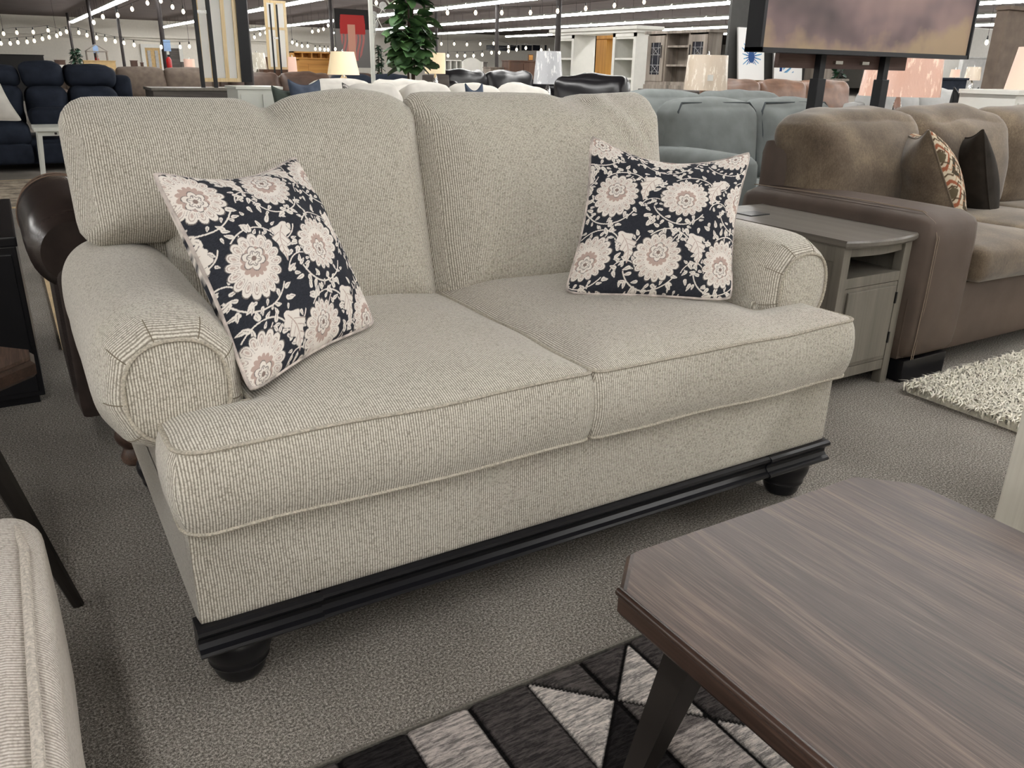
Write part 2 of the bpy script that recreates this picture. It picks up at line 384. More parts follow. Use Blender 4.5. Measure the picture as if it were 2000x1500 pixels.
def copy_tree(o, loc=None, rz=None, label=None, parent=None, kids=None):
    c = o.copy(); COL.objects.link(c)
    if parent is not None: c.parent = parent
    for ch in [q for q in bpy.data.objects if q.parent == o] if kids is None else kids: copy_tree(ch, parent=c)
    if loc is not None: c.location = loc
    if rz is not None: c.rotation_euler.z = rz
    if label: c['label'] = label
    return c

def soft(x0, x1, y0, y1, z0, z1, r=0.05, puff=(0, 0, 0), n=10, wr=0.0, ws=5.0, fn=None, seed=0.0):
    """padded block: rounded edges, crowned faces, faint wrinkles"""
    c = Vector(((x0+x1)/2, (y0+y1)/2, (z0+z1)/2)); h = Vector((abs(x1-x0)/2, abs(y1-y0)/2, abs(z1-z0)/2))
    r = min(r, h.x*0.98, h.y*0.98, h.z*0.98)
    bm = bmesh.new(); bmesh.ops.create_cube(bm, size=2)
    bmesh.ops.subdivide_edges(bm, edges=bm.edges[:], cuts=n, use_grid_fill=True)
    for v in bm.verts:
        u = v.co.copy(); w = [0, 0, 0]
        # spacing gathered near the edges
        g = [math.copysign(1-(1-abs(t))**1.45, t) for t in u]
        p = Vector((g[0]*h.x, g[1]*h.y, g[2]*h.z)); q = Vector([max(-(h[i]-r), min(h[i]-r, p[i])) for i in range(3)])
        d = p-q
        if d.length > 1e-9:
            m = max(abs(d.x), abs(d.y), abs(d.z)); p = q+d.normalized()*m
        k = [1-g[i]*g[i] for i in range(3)]
        p.x += math.copysign(puff[0], u.x)*k[1]*k[2]*abs(u.x)**2
        p.y += math.copysign(puff[1], u.y)*k[0]*k[2]*abs(u.y)**2
        p.z += math.copysign(puff[2], u.z)*k[0]*k[1]*abs(u.z)**2
        p += c
        if wr: p += noise.noise_vector(p*ws+Vector((seed, seed, 0)))*wr
        if fn: p = Vector(fn(p))
        v.co = p
    bm.verts.index_update(); V = [v.co.copy() for v in bm.verts]; Fc = [[q.index for q in f.verts] for f in bm.faces]; bm.free()
    return V, Fc

# ---------------------------------------------------------------- setting
fl = MB(); fl.add([(-14, -8, 0), (75, -8, 0), (75, 56, 0), (-14, 56, 0), (-14, -8, -.1), (75, -8, -.1), (75, 56, -.1), (-14, 56, -.1)], [(0, 1, 2, 3), (7, 6, 5, 4), (0, 4, 5, 1), (1, 5, 6, 2), (2, 6, 7, 3), (3, 7, 4, 0)])
struct('floor', fl, M['carpet'])
struct('ceiling', MB().box(-14, 75, -8, 56, 3.5, 3.6), M['ceiling'])
struct('wall_back', MB().box(-14, 75, 56, 56.2, 0, 3.5), M['wall'])
struct('wall_left', MB().box(-14.2, -14, -8, 56, 0, 3.5), M['wall'])
struct('wall_front', MB().box(-14, 75, -8.2, -8, 0, 3.5), M['wall'])
struct('wall_right', MB().box(75, 75.2, -8, 56, 0, 3.5), M['wallgrey'])
struct('trim_1', MB().box(-14, 20, 55.7, 56, 2.52, 2.66).box(-14, 20, 55.8, 56, 2.40, 2.44), M['wall'])

# fluorescent fixtures, hung in long rows
def make_light():
    t = thing('ceiling_light', (4.05, 0, 3.1), 'long white fluorescent strip light hanging in one of the rows below the dark ceiling', 'ceiling light', 'fluorescent strip lights in rows')
    L = 1.205
    def bar(prof, ya, yb):
        n = len(prof); v = [(4.05+x, y, 3.1+z) for y in (ya, yb) for x, z in prof]
        return MB().add(v, [(k, (k+1) % n, n+(k+1) % n, n+k) for k in range(n)]+[tuple(range(n-1, -1, -1)), tuple(range(n, 2*n))])
    part('reflector', bar([(-.12, 0.0), (-.06, .06), (.06, .06), (.12, 0.0)], -L, L), M['white_metal'], t, False)
    part('diffuser', bar([(-.095, 0.0), (-.085, -.05), (-.04, -.075), (.04, -.075), (.085, -.05), (.095, 0.0)], -L+.02, L-.02), M['tube'], t, False)
    for y in (-.8, .8): part('hanger', MB().tube([(4.05, y, 3.16), (4.05, y, 3.5)], .006, 4), M['pole'], t, False)
    return t
L0 = make_light(); Lk = [q for q in bpy.data.objects if q.parent == L0]
first = True
for X, ya, yb in ((-10.4, -6, 10), (-0.75, -7, -1.0), (-5.6, -6, 12), (4.05, -6, 53), (8.95, -6, 54), (13.7, -6, 54), (18.7, -3, 53), (23.5, 3, 51), (28.3, 9, 47), (33.1, 12, 44), (38.0, 14, 38), (43.0, 16, 34), (48.0, 18, 30)):  # short row by the camera and the outermost right rows are added for brightness
    y = ya
    while y < yb:
        if first: L0.location = (X, y, 3.1); first = False
        else: copy_tree(L0, (X, y, 3.1), kids=Lk)
        y += 2.46
# ---------------------------------------------------------------- padded slabs with welted outlines
def slab(rects, z0, z1, puff=0.03, bot=0.0, side=0.015, rad=0.04, step=0.022, L=0.06, rows=6, m=None, fn=None, radf=None):
    xs = set(); ys = set()
    for a, b, c, d in rects: xs |= {a, b}; ys |= {c, d}
    def lines(S):
        S = sorted(S); out = []
        for p, q in zip(S, S[1:]):
            k = max(1, round((q-p)/step)); out += [p+(q-p)*i/k for i in range(k)]
        return out+[S[-1]]
    X = lines(xs); Y = lines(ys)
    def inside(x, y): return any(a-1e-9 <= x <= b+1e-9 and c-1e-9 <= y <= d+1e-9 for a, b, c, d in rects)
    cell = {(i, j) for i in range(len(X)-1) for j in range(len(Y)-1) if inside((X[i]+X[i+1])/2, (Y[j]+Y[j+1])/2)}
    idx = {}; P = []
    for i, j in sorted(cell):
        for a, b in ((i, j), (i+1, j), (i+1, j+1), (i, j+1)):
            if (a, b) not in idx: idx[(a, b)] = len(P); P.append((X[a], Y[b]))
    nxt = {}
    for i, j in cell:
        for (a, b), (c, d), nb in (((i, j), (i+1, j), (i, j-1)), ((i+1, j), (i+1, j+1), (i+1, j)), ((i+1, j+1), (i, j+1), (i, j+1)), ((i, j+1), (i, j), (i-1, j))):
            if nb not in cell: nxt[idx[(a, b)]] = idx[(c, d)]
    s0 = min(nxt); loop = [s0]
    while nxt[loop[-1]] != s0: loop.append(nxt[loop[-1]])
    # corners of the outline
    N = len(loop); corners = []
    for k in range(N):
        p, q, r = P[loop[k-1]], P[loop[k]], P[loop[(k+1) % N]]
        cr = (q[0]-p[0])*(r[1]-q[1])-(q[1]-p[1])*(r[0]-q[0])
        if abs(cr) > 1e-9: corners.append((q, cr > 0, (p, r)))
    P2 = [list(p) for p in P]
    for q, convex, (p, r) in corners:
        if not convex: continue
        sx = -1 if (abs(p[0]-q[0]) > 1e-9 and p[0] > q[0]) or (abs(r[0]-q[0]) > 1e-9 and r[0] > q[0]) else 1
        sy = -1 if (abs(p[1]-q[1]) > 1e-9 and p[1] > q[1]) or (abs(r[1]-q[1]) > 1e-9 and r[1] > q[1]) else 1
        R = rad if radf is None else radf(q)
        cx, cy = q[0]-sx*R, q[1]-sy*R
        for k, (x, y) in enumerate(P):
            a, b = (x-cx)*sx, (y-cy)*sy
            if a > 1e-9 and b > 1e-9 and a <= R+1e-6 and b <= R+1e-6:
                mm = max(a, b); h = math.hypot(a, b); P2[k] = [cx+sx*a*mm/h, cy+sy*b*mm/h]
    seg = [(P[loop[k]], P[loop[(k+1) % N]]) for k in range(N)]
    def dist(x, y):
        best = 9
        for (ax, ay), (bx, by) in seg:
            dx, dy = bx-ax, by-ay; t = max(0, min(1, ((x-ax)*dx+(y-ay)*dy)/(dx*dx+dy*dy)))
            d = math.hypot(x-ax-dx*t, y-ay-dy*t)
            if d < best: best = d
        return best
    D = [dist(*p) for p in P]
    nP = len(P); V = []; Fc = []
    for k in range(nP): V.append((P2[k][0], P2[k][1], z1+puff*(1-math.exp(-D[k]/L))))
    for k in range(nP): V.append((P2[k][0], P2[k][1], z0-bot*(1-math.exp(-D[k]/L))))
    for i, j in cell:
        q = [idx[(i, j)], idx[(i+1, j)], idx[(i+1, j+1)], idx[(i, j+1)]]
        Fc.append(q); Fc.append([a+nP for a in q[::-1]])
    nrm = []
    for k in range(N):
        a, b = P2[loop[k-1]], P2[loop[(k+1) % N]]; dx, dy = b[0]-a[0], b[1]-a[1]; h = math.hypot(dx, dy) or 1; nrm.append((dy/h, -dx/h))
    ring = [[loop[k] for k in range(N)]]
    for r in range(1, rows):
        t = r/rows; row = []
        for k in range(N):
            x, y = P2[loop[k]]; w = side*math.sin(PI*t)**0.7
            row.append(len(V)); V.append((x+nrm[k][0]*w, y+nrm[k][1]*w, z1+(z0-z1)*t))
        ring.append(row)
    ring.append([loop[k]+nP for k in range(N)])
    for r in range(rows):
        for k in range(N): Fc.append([ring[r][k], ring[r][(k+1) % N], ring[r+1][(k+1) % N], ring[r+1][k]])
    top = [V[i] for i in ring[0]]; bt = [V[i] for i in ring[-1]]
    T = lambda p: Vector(fn(m(*p) if m else Vector(p)) if fn else (m(*p) if m else p))
    return [T(p) for p in V], Fc, [T(p) for p in top], [T(p) for p in bt]

# ---------------------------------------------------------------- the loveseat
W = 1.715
LS = thing('loveseat', (W/2, 0.5, 0), 'beige chenille two-seat loveseat with rolled arms and black bun feet, holding two floral pillows', 'loveseat')
b = MB()
V, Fc = soft(0.0, W, 0.0, 1.0, 0.172, 0.372, r=0.012, puff=(0.0, 0.004, 0), n=14); b.add(V, Fc)
part('front_rail', b, M['ribx'], LS)
b = MB(); V, Fc = soft(0.03, W-0.03, 0.86, 1.0, 0.33, 1.0, r=0.05, n=8); b.add(V, Fc)
part('back_frame', b, M['ribx'], LS)
for s in (0, 1):
    b = MB(); xa, xb = (0.0, 0.165) if s == 0 else (W-0.165, W)
    V, Fc = soft(xa, xb, 0.185, 0.97, 0.33, 0.56, r=0.012, n=6); b.add(V, Fc)
    part('side_panel', b, M['riby'], LS)

def seam_line(mb, pts, r=0.003): mb.tube(pts, r, 5)
def welt(pts, r=0.0042):
    """twisted welt cord that follows a closed outline"""
    P = [Vector(p) for p in pts]; N = len(P); out = []
    for i in range(N):
        a, b = P[i], P[(i+1) % N]; k = max(1, round((b-a).length/0.0042)); out += [a+(b-a)*j/k for j in range(k)]
    return MB().tube(out, [r*(0.94+0.22*(i % 2)) for i in range(len(out))], 7, closed=True)

def sag(p):
    w = noise.noise_vector(p*4.2)
    return p+Vector((w.x*0.004, w.y*0.005, w.z*0.007))
SP = 0.858
for s, (xa, xb) in enumerate(((-0.004, SP-0.002), (SP+0.002, W+0.012))):
    if s == 0: rects = [(xa, xb, -0.03, 0.168), (0.168, xb, -0.03, 0.86)]
    else: rects = [(xa, xb, -0.03, 0.168), (xa, W-0.168, -0.03, 0.86)]
    outer = xa if s == 0 else xb
    def rf(q, s=s, outer=outer):
        return (0.055 if s == 0 else 0.03) if abs(q[0]-outer) < 1e-6 else 0.022
    V, Fc, top, bot = slab(rects, 0.378, 0.536, puff=0.036, side=0.016, rad=0.04, radf=rf, L=0.075, fn=sag)
    c = part('seat_cushion', MB().add(V, Fc), M['ribx'], LS)
    part('welt', welt(top), M['pipe'], c); part('welt', welt(bot), M['pipe'], c)

def back_map(a, b_, h):   # a = x, b_ = height, h = towards the sitter
    return Vector((a, 0.850-h+(b_-0.5)*0.25, b_))
def back_fn(s):
    def f(p):
        w = noise.noise_vector(p*3.3+Vector((s*5, 0, 0)))
        q = p+Vector((w.x*0.006, w.y*0.012, w.z*0.007))
        if s == 1 and p.z > .9:      # tucked folds at the outer top corner
            for x0, sl, a in ((1.455, .9, .016), (1.52, .7, -.012), (1.575, .5, .012)): q.y += a*math.exp(-((p.x-x0-(1.04-p.z)*sl)/.014)**2)*min(1, (p.z-.9)/.06)
        if s == 1: q.z += 0.012*max(0, p.z-.9)/.15
        if p.z > 0.95:
            k = (p.z-0.95)/0.12
            if s == 0:
                q.z -= 0.030*math.exp(-((p.x-0.45)/0.045)**2)*k
                q.z += 0.022*math.exp(-((p.x-0.68)/0.14)**2)*k; q.z -= 0.016*math.exp(-((p.x-0.86)/0.05)**2)*k
                q.y += 0.02*math.exp(-((p.x-0.47-(1.06-p.z)*0.9)/0.03)**2)*k
            else:
                q.z -= 0.014*math.exp(-((p.x-1.40)/0.05)**2)*k
                q.y += 0.018*math.exp(-((p.x-1.46+(1.06-p.z)*0.9)/0.025)**2)*k
                q.y -= 0.012*math.exp(-((p.x-1.52+(1.06-p.z)*0.9)/0.025)**2)*k
        return q
    return f
for s in (0, 1):
    if s == 0: rects = [(-0.022, SP-0.003, 0.745, 1.048), (0.17, SP-0.003, 0.50, 1.048)]
    else: rects = [(SP+0.003, W+0.022, 0.745, 1.048), (SP+0.003, W-0.17, 0.50, 1.048)]
    xo = -0.022 if s == 0 else W+0.022
    def rf(q, xo=xo): return (0.055 if q[1] > 1.0 else 0.035) if abs(q[0]-xo) < 1e-6 else 0.035
    V, Fc, top, bot = slab(rects, 0.0, 0.105, puff=0.118, side=0.020, radf=rf, L=0.055, m=back_map, fn=back_fn(s))
    c = part('back_cushion', MB().add(V, Fc), M['ribx'], LS)
    part('welt', welt(bot, 0.0048), M['pipe'], c)

def arm(cx, sgn):
    """rolled arm; the front is gathered in pleats round a stitched panel"""
    cz, A, B = 0.59, 0.135, 0.146; n = 144; V = []; Fc = []; rings = []
    ypos = [0.136, 0.138, 0.144, 0.153, 0.165, 0.180, 0.200, 0.225, 0.26, 0.30, 0.4, 0.5, 0.6, 0.7, 0.8, 0.9, 0.97]
    sc = [0.66, 0.70, 0.76, 0.82, 0.875, 0.92, 0.955, 0.98, 0.995, 1.0, 1.0, 1.0, 1.0, 1.0, 1.0, 1.0, 0.97]
    for y, k in zip(ypos, sc):
        w = max(0, min(1, (0.26-y)/0.08)); row = []
        for j in range(n):
            t = 2*PI*j/n; ct, st = math.cos(t), math.sin(t); e = 2/2.35
            px, pz = A*math.copysign(abs(ct)**e, ct), B*math.copysign(abs(st)**e, st)
            la = ((t+0.35/4.5) % (2*PI/9))-PI/9; pl = (abs(la)/(PI/9))
            f = k*(1-w*(0.9*(1-math.cos(PI/9)/math.cos(la))))*(1-0.018*w*max(0, pl-.86)/.14)
            p = Vector((cx+sgn*px*f, y, cz+pz*f))
            if y > 0.25: p += noise.noise_vector(p*5)*0.004
            row.append(len(V)); V.append(p)
        rings.append(row)
    for i in range(len(rings)-1):
        for j in range(n): Fc.append([rings[i][j], rings[i][(j+1) % n], rings[i+1][(j+1) % n], rings[i+1][j]])
    Fc.append(rings[-1])
    a = part('arm', MB().add(V, Fc), M['riby'], LS, angle=80)
    # gathered seams
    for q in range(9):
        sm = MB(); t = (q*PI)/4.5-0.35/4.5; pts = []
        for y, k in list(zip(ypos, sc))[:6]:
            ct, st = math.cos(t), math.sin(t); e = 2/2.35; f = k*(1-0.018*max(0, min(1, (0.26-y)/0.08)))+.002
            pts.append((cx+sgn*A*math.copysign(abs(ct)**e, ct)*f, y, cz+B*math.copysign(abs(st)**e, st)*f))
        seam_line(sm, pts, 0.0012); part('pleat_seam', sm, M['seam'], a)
    # panel
    V = []; Fc = []; nr = 7
    for i in range(nr+1):
        f = 0.665*(i/nr)
        for j in range(n):
            t = 2*PI*j/n; e = 2/2.35; ct, st = math.cos(t), math.sin(t)
            V.append((cx+sgn*A*math.copysign(abs(ct)**e, ct)*f, 0.136-0.012*(1-(i/nr)**3), cz+B*math.copysign(abs(st)**e, st)*f))
    for i in range(nr):
        for j in range(n): Fc.append([i*n+j, i*n+(j+1) % n, (i+1)*n+(j+1) % n, (i+1)*n+j])
    part('arm_front_panel', MB().add(V, Fc), M['ribx'], a)
    e = 2/2.35
    pts = [(cx+sgn*A*math.copysign(abs(math.cos(t))**e, math.cos(t))*0.675, 0.133, cz+B*math.copysign(abs(math.sin(t))**e, math.sin(t))*0.675) for t in [2*PI*j/64 for j in range(64)]]
    part('welt', welt(pts, 0.0038), M['pipe'], a)
arm(0.038, -1); arm(W-0.022, 1)

# black moulded plinth with corner blocks and bun feet
def moulding(x0, x1, y, out):
    prof = [(0.0, .174), (-.016, .174), (-.024, .168), (-.024, .160), (-.016, .152), (-.010, .140), (-.010, .126), (-.018, .116), (-.024, .110), (-.024, .100), (-.012, .092), (0.02, .088)]
    v = [(x, y+a-out, z) for x in (x0, x1) for a, z in prof]+[(x, y+0.05, z) for x in (x0, x1) for z in (.174, .088)]
    return v, prof
def mould(mb, x0, x1, out):
    prof = [(0.04, .176), (-.004, .176), (-.012, .172), (-.014, .166), (-.010, .160), (-.001, .154), (.003, .147), (.003, .139), (-.004, .131), (-.014, .127), (-.017, .122), (-.014, .117), (-.004, .113), (0.04, .112)]
    N = len(prof); v = [(x, a-out, z) for x in (x0, x1) for a, z in prof]
    mb.add(v, [(k, (k+1) % N, N+(k+1) % N, N+k) for k in range(N)]+[tuple(range(N)), tuple(range(2*N-1, N-1, -1))])
pl = MB(); mould(pl, 0.22, W-0.22, 0.0); mould(pl, -0.006, 0.23, 0.005); mould(pl, W-0.23, W+0.006, 0.005)
for xs_ in (0.012, W-0.032): pl.box(xs_, xs_+0.02, 0.02, 0.98, 0.112, 0.172, 0.003)
part('plinth', pl, M['blackwood'], LS, angle=25)
for fx in (0.075, W-0.075):
    for fy in (0.066, 0.92):
        mb = MB().lathe((fx, fy, 0), [(.030, 0), (.043, .004), (.049, .014), (.052, .028), (.054, .036), (.0585, .039), (.060, .043), (.0585, .047), (.062, .058), (.069, .076), (.071, .090), (.068, .104), (.058, .113)], 32)
        part('bun_foot', mb, M['blackwood'], LS)

# ---------------------------------------------------------------- numpy grids with painted cloth patterns
def grid_obj(name, P, mat, parent=None, cols=None, label=None, closed=False):
    n, m_ = P.shape[:2]; off = np.array(parent['_o']) if parent is not None else np.zeros(3)
    me = bpy.data.meshes.new(name); co = (P-off).reshape(-1, 3).astype(np.float32)
    i, j = np.meshgrid(np.arange(n-1), np.arange(m_-1), indexing='ij'); a = (i*m_+j).ravel()
    q = np.stack([a, a+1, a+m_+1, a+m_], 1).astype(np.int32)
    me.vertices.add(len(co)); me.vertices.foreach_set('co', co.ravel())
    me.loops.add(q.size); me.loops.foreach_set('vertex_index', q.ravel())
    me.polygons.add(len(q)); me.polygons.foreach_set('loop_start', np.arange(0, q.size, 4, dtype=np.int32))
    me.update(); me.validate()
    me.polygons.foreach_set('use_smooth', np.ones(len(me.polygons), dtype=bool))
    if cols is not None:
        ca = me.color_attributes.new('Col', 'FLOAT_COLOR', 'POINT')
        ca.data.foreach_set('color', np.concatenate([cols.reshape(-1, 3), np.ones((len(co), 1))], 1).astype(np.float32).ravel())
    me.materials.append(mat); o = bpy.data.objects.new(name, me); COL.objects.link(o)
    if parent is not None: o.parent = parent
    o['_o'] = tuple(float(t) for t in off)
    if label: o['label'] = label
    return o

rng = np.random.RandomState(3)
def floral(U, Vv, seed=0, ox=0.0, oy=0.0):
    """block-printed flowers, lobed leaves and vines; U, Vv in metres"""
    rs = np.random.RandomState(seed)
    A = lambda c: np.array(srgb(*c)[:3])
    bg, cream, tan, grey = A((36, 39, 48)), A((236, 229, 221)), A((190, 166, 156)), A((132, 124, 120))
    H, Wd = U.shape; C = np.zeros((H, Wd, 3))+bg
    ln = rs.rand(H, Wd); ln = (ln+np.roll(ln, 1, 0)+np.roll(ln, 2, 0)+np.roll(rs.rand(H, Wd), 1, 1))/4
    C = C*(0.35+1.4*ln[..., None])
    def put(mask, c): C[mask] = c
    x, y = U, Vv; SX, SY = 0.205, 0.196
    cells = [(ox+k*SX+(0.050 if r % 2 else 0.0), oy+r*SY, r, k) for r in range(-1, 5) for k in range(-1, 4)]
    def leaflet(lx, ly, la, Ls, wf=.46):
        c_, s_ = math.cos(la), math.sin(la); uu = (x-lx)*c_+(y-ly)*s_; vv = -(x-lx)*s_+(y-ly)*c_
        e = (uu/Ls)**2+(vv/(Ls*wf*(1-.5*np.clip(uu/Ls, -1, 1))))**2
        put(e < 1, cream); put((e < .30) & (np.abs(vv) < .0006), grey)
    def arc(cx, cy, R, a0, a1, w, nl=6, ll=.0095):
        dx, dy = x-cx, y-cy; rr = np.hypot(dx, dy); th = np.mod(np.arctan2(dy, dx)-a0, 2*PI)
        put((np.abs(rr-R) < w) & (th < a1-a0), cream)
        for q in range(nl):
            t = a0+(a1-a0)*(q+.5)/nl+rs.uniform(-.08, .08); sd = 1 if q % 2 else -1; off = rs.uniform(.009, .013)
            leaflet(cx+(R+sd*off)*math.cos(t), cy+(R+sd*off)*math.sin(t), t+sd*rs.uniform(.3, 1.1), ll*rs.uniform(.75, 1.15))
    for cx, cy, r, k in cells:
        arc(cx+.02, cy+.005, .080, .35, 2.3, .0017, 8); arc(cx-.01, cy-.01, .083, 3.5, 5.7, .0017, 8)
        arc(cx+.105, cy+.075, .040, 3.6, 6.0, .0015, 5, .008); arc(cx+.115, cy-.045, .036, .3, 3.0, .0015, 5, .008)
        arc(cx+.10, cy+.02, .075, 2.4, 3.7, .0015, 4, .008)
        for q in range(34):
            a = rs.uniform(0, 2*PI); d = rs.uniform(.080, .13); leaflet(cx+d*math.cos(a), cy+d*math.sin(a), a+rs.uniform(-1, 1), rs.uniform(.006, .0125))
    for cx, cy, r, k in cells:      # lobed leaves
        sg = -1 if r % 2 else 1; lx, ly = cx+SX*.5, cy+.030; la = -PI/2+.42*sg
        c_, s_ = math.cos(la), math.sin(la); s1 = (x-lx)*c_+(y-ly)*s_; t1 = -(x-lx)*s_+(y-ly)*c_; Ls = .052
        q = np.clip((s1+Ls)/(2*Ls), 0, 1); t1 = t1-sg*.012*np.sin(q*3.3)
        wd = .026*np.sin(PI*np.clip(q, .001, .999))**.6*(1.3-.95*q)*(1+.26*np.cos(2*PI*q*3.6+1))
        ins = (np.abs(s1) < Ls) & (np.abs(t1) < wd); put(ins, cream)
        put(ins & (np.abs(t1) < .0011) & (q > .1), tan)
        for kk in (.25, .42, .60, .75):
            put(ins & (np.abs(np.abs(t1)*.9-(q-kk)*.09) < .0010) & (np.abs(t1) > .003) & (q > kk), tan*.9)
        put(ins & (np.abs(t1) > wd*.93), grey)
    for n_, (cx, cy, r, k) in enumerate(cells):
        R0 = .069; up = 1 if (r+k) % 2 else -1
        cx2, cy2 = cx, cy+up*.016
        dx, dy = x-cx, y-cy; rr = np.hypot(dx, dy)
        if (rr < R0*1.1).sum() == 0: continue
        th = np.arctan2(dy, dx)+.6*n_; NPET = 17; f = np.mod(th*NPET/(2*PI), 1)-.5
        edge = R0*(1.0-.17*np.abs(2*f)**2.4+.05*np.sin(th*2+n_))
        put(rr < edge*1.04, grey*.7); put(rr < edge, cream)
        e = ((rr-.73*R0)/(.185*R0))**2+(f/.30)**2
        put((rr < edge) & (e < 1.0) & (e > .74), tan*.62+grey*.3); put((e < .22), tan*.8+cream*.2)
        put((np.abs(np.abs(f)-.5) < .03) & (rr > .5*R0) & (rr < edge*.93), grey*.8+cream*.3)
        r2 = np.hypot(x-cx2*.5-cx*.5, y-cy2*.5-cy*.5); g = np.mod(np.arctan2(y-cy, x-cx)*12/(2*PI), 1)-.5
        e2 = R0*.50*(1-.20*np.abs(2*g)**2); put(r2 < e2*1.05, cream); put(r2 < e2*.96, tan)
        r3 = np.hypot(x-cx2, y-cy2); h = np.mod(np.arctan2(y-cy2, x-cx2)*6/(2*PI), 1)-.5
        e3 = R0*.37*(1-.34*np.abs(2*h)**2); put(r3 < e3*1.08, grey*.8); put(r3 < e3, cream)
        put((np.abs(r3-e3*.62) < .0011), grey); put((np.abs(h) < .06) & (r3 < e3*.55), grey); put(r3 < R0*.08, tan*.5)
    return C

def kilim(U, Vv):
    A = lambda c: np.array(srgb(*c)[:3]); C = np.zeros(U.shape+(3,))+A((198, 186, 164))
    a = np.mod(U/.11, 1)-.5; b2 = np.mod(Vv/.15, 1)-.5; st = np.round((np.abs(a)+np.abs(b2))*9)/9
    C[(st > .28) & (st < .42)] = A((150, 92, 68)); C[(st > .62) & (st < .80)] = A((70, 64, 52)); C[st < .12] = A((92, 84, 66))
    z = np.mod(Vv/.05+.35*np.abs(np.mod(U/.03, 1)-.5)*2, 1); C[(z < .16)] = A((88, 72, 56)); C[(z > .5) & (z < .6) & (st > .42)] = A((168, 120, 90))
    return C

def pillow(corner, thick, N, mats, label, cat='pillow', group=None, pattern=None, dip=(0.08, 0.11, 0.07), part_names=('front_cover', 'back_cover'), name='throw_pillow', welt_mat=None, sq=0.5, bow=0.0, Nb=40):
    BL, BR, TL, TR = [np.array(c, dtype=float) for c in corner]; cen = (BL+BR+TL+TR)/4
    t = thing(name, tuple(float(q) for q in cen), label, cat, group)
    nrm = np.cross((BR+TR-BL-TL), (TL+TR-BL-BR)); nrm /= np.linalg.norm(nrm)     # towards the front
    def surf(n, side):
        g = np.linspace(0, 1, n); u, v = np.meshgrid(g, g, indexing='ij')
        a, b2 = 2*u-1, 2*v-1
        cb, ct, cs = dip
        rc = 1-0.055*np.abs(a*b2)**7
        U2 = .5+(u-.5)*(1-cs*2*(1-b2**2)*np.abs(a)**1.5)*rc
        V2 = v+(1-a**2)*(cb*np.clip(1-v*1.6, 0, 1)**2-ct*np.clip(1-(1-v)*1.6, 0, 1)**2)
        V2 = .5+(V2-.5)*rc
        P = ((1-U2)*(1-V2))[..., None]*BL+(U2*(1-V2))[..., None]*BR+((1-U2)*V2)[..., None]*TL+(U2*V2)[..., None]*TR
        tt = thick*(np.clip(1-a**2, 0, 1)**.52)*(np.clip(1-b2**2, 0, 1)**.52)*(.86+.14*(1-a**2)*(1-b2**2))
        wv = 0.006*np.sin(9*a+4*b2)*np.sin(7*b2-2*a)*(np.clip(1-a**4, 0, 1)*np.clip(1-b2**4, 0, 1))
        tt = tt+wv*(1 if side > 0 else 0)
        base = -bow*(a**2+b2**2)*0.5
        return P+nrm*((base+side*tt)[..., None]), u, v
    P, u, v = surf(N, 1)
    cols = pattern(u*sq, v*sq) if pattern else None
    grid_obj(part_names[0], P, mats[0], t, cols)
    Pb, u, v = surf(Nb if len(mats) < 3 else N, -1)
    colsb = mats[2](u*sq, v*sq) if len(mats) > 2 else (floral(u*sq, v*sq, 5, .03, .02) if mats[1] is M['floral'] else None)
    grid_obj(part_names[1], Pb[:, ::-1], mats[1], t, None if colsb is None else colsb[:, ::-1])
    n = 60; Pe, _, _ = surf(n, 0)
    e = [Pe[i, 0] for i in range(n)]+[Pe[n-1, j] for j in range(1, n)]+[Pe[i, n-1] for i in range(n-2, -1, -1)]+[Pe[0, j] for j in range(n-2, 0, -1)]
    part('welt', MB().tube([tuple(q) for q in e], 0.0045, 7, closed=True), welt_mat or mats[0], t)
    return t
M['creamwelt'] = mat_plain('cream_print_welt', srgb(196, 186, 180), 0.9, var=0.5, scale=30, spec=0.1)
pillow(((.160, .125, .560), (.530, .400, .575), (.066, .350, .960), (.452, .690, .945)), 0.092, 420, (M['floral'], M['floral']),
       'navy and cream floral pillow leaning on the left arm of the beige loveseat', group=None, pattern=lambda u, v: floral(u, v, 1, 0.04, 0.035), welt_mat=M['creamwelt'], dip=(0.04, 0.10, 0.05))
pillow(((1.095, .450, .570), (1.480, .185, .566), (1.225, .540, .990), (1.715, .400, .940)), 0.092, 420, (M['floral'], M['floral']),
       'navy and cream floral pillow propped in the right corner of the beige loveseat', pattern=lambda u, v: floral(u, v, 2, 0.035, 0.10), welt_mat=M['creamwelt'], dip=(0.02, 0.15, 0.06))

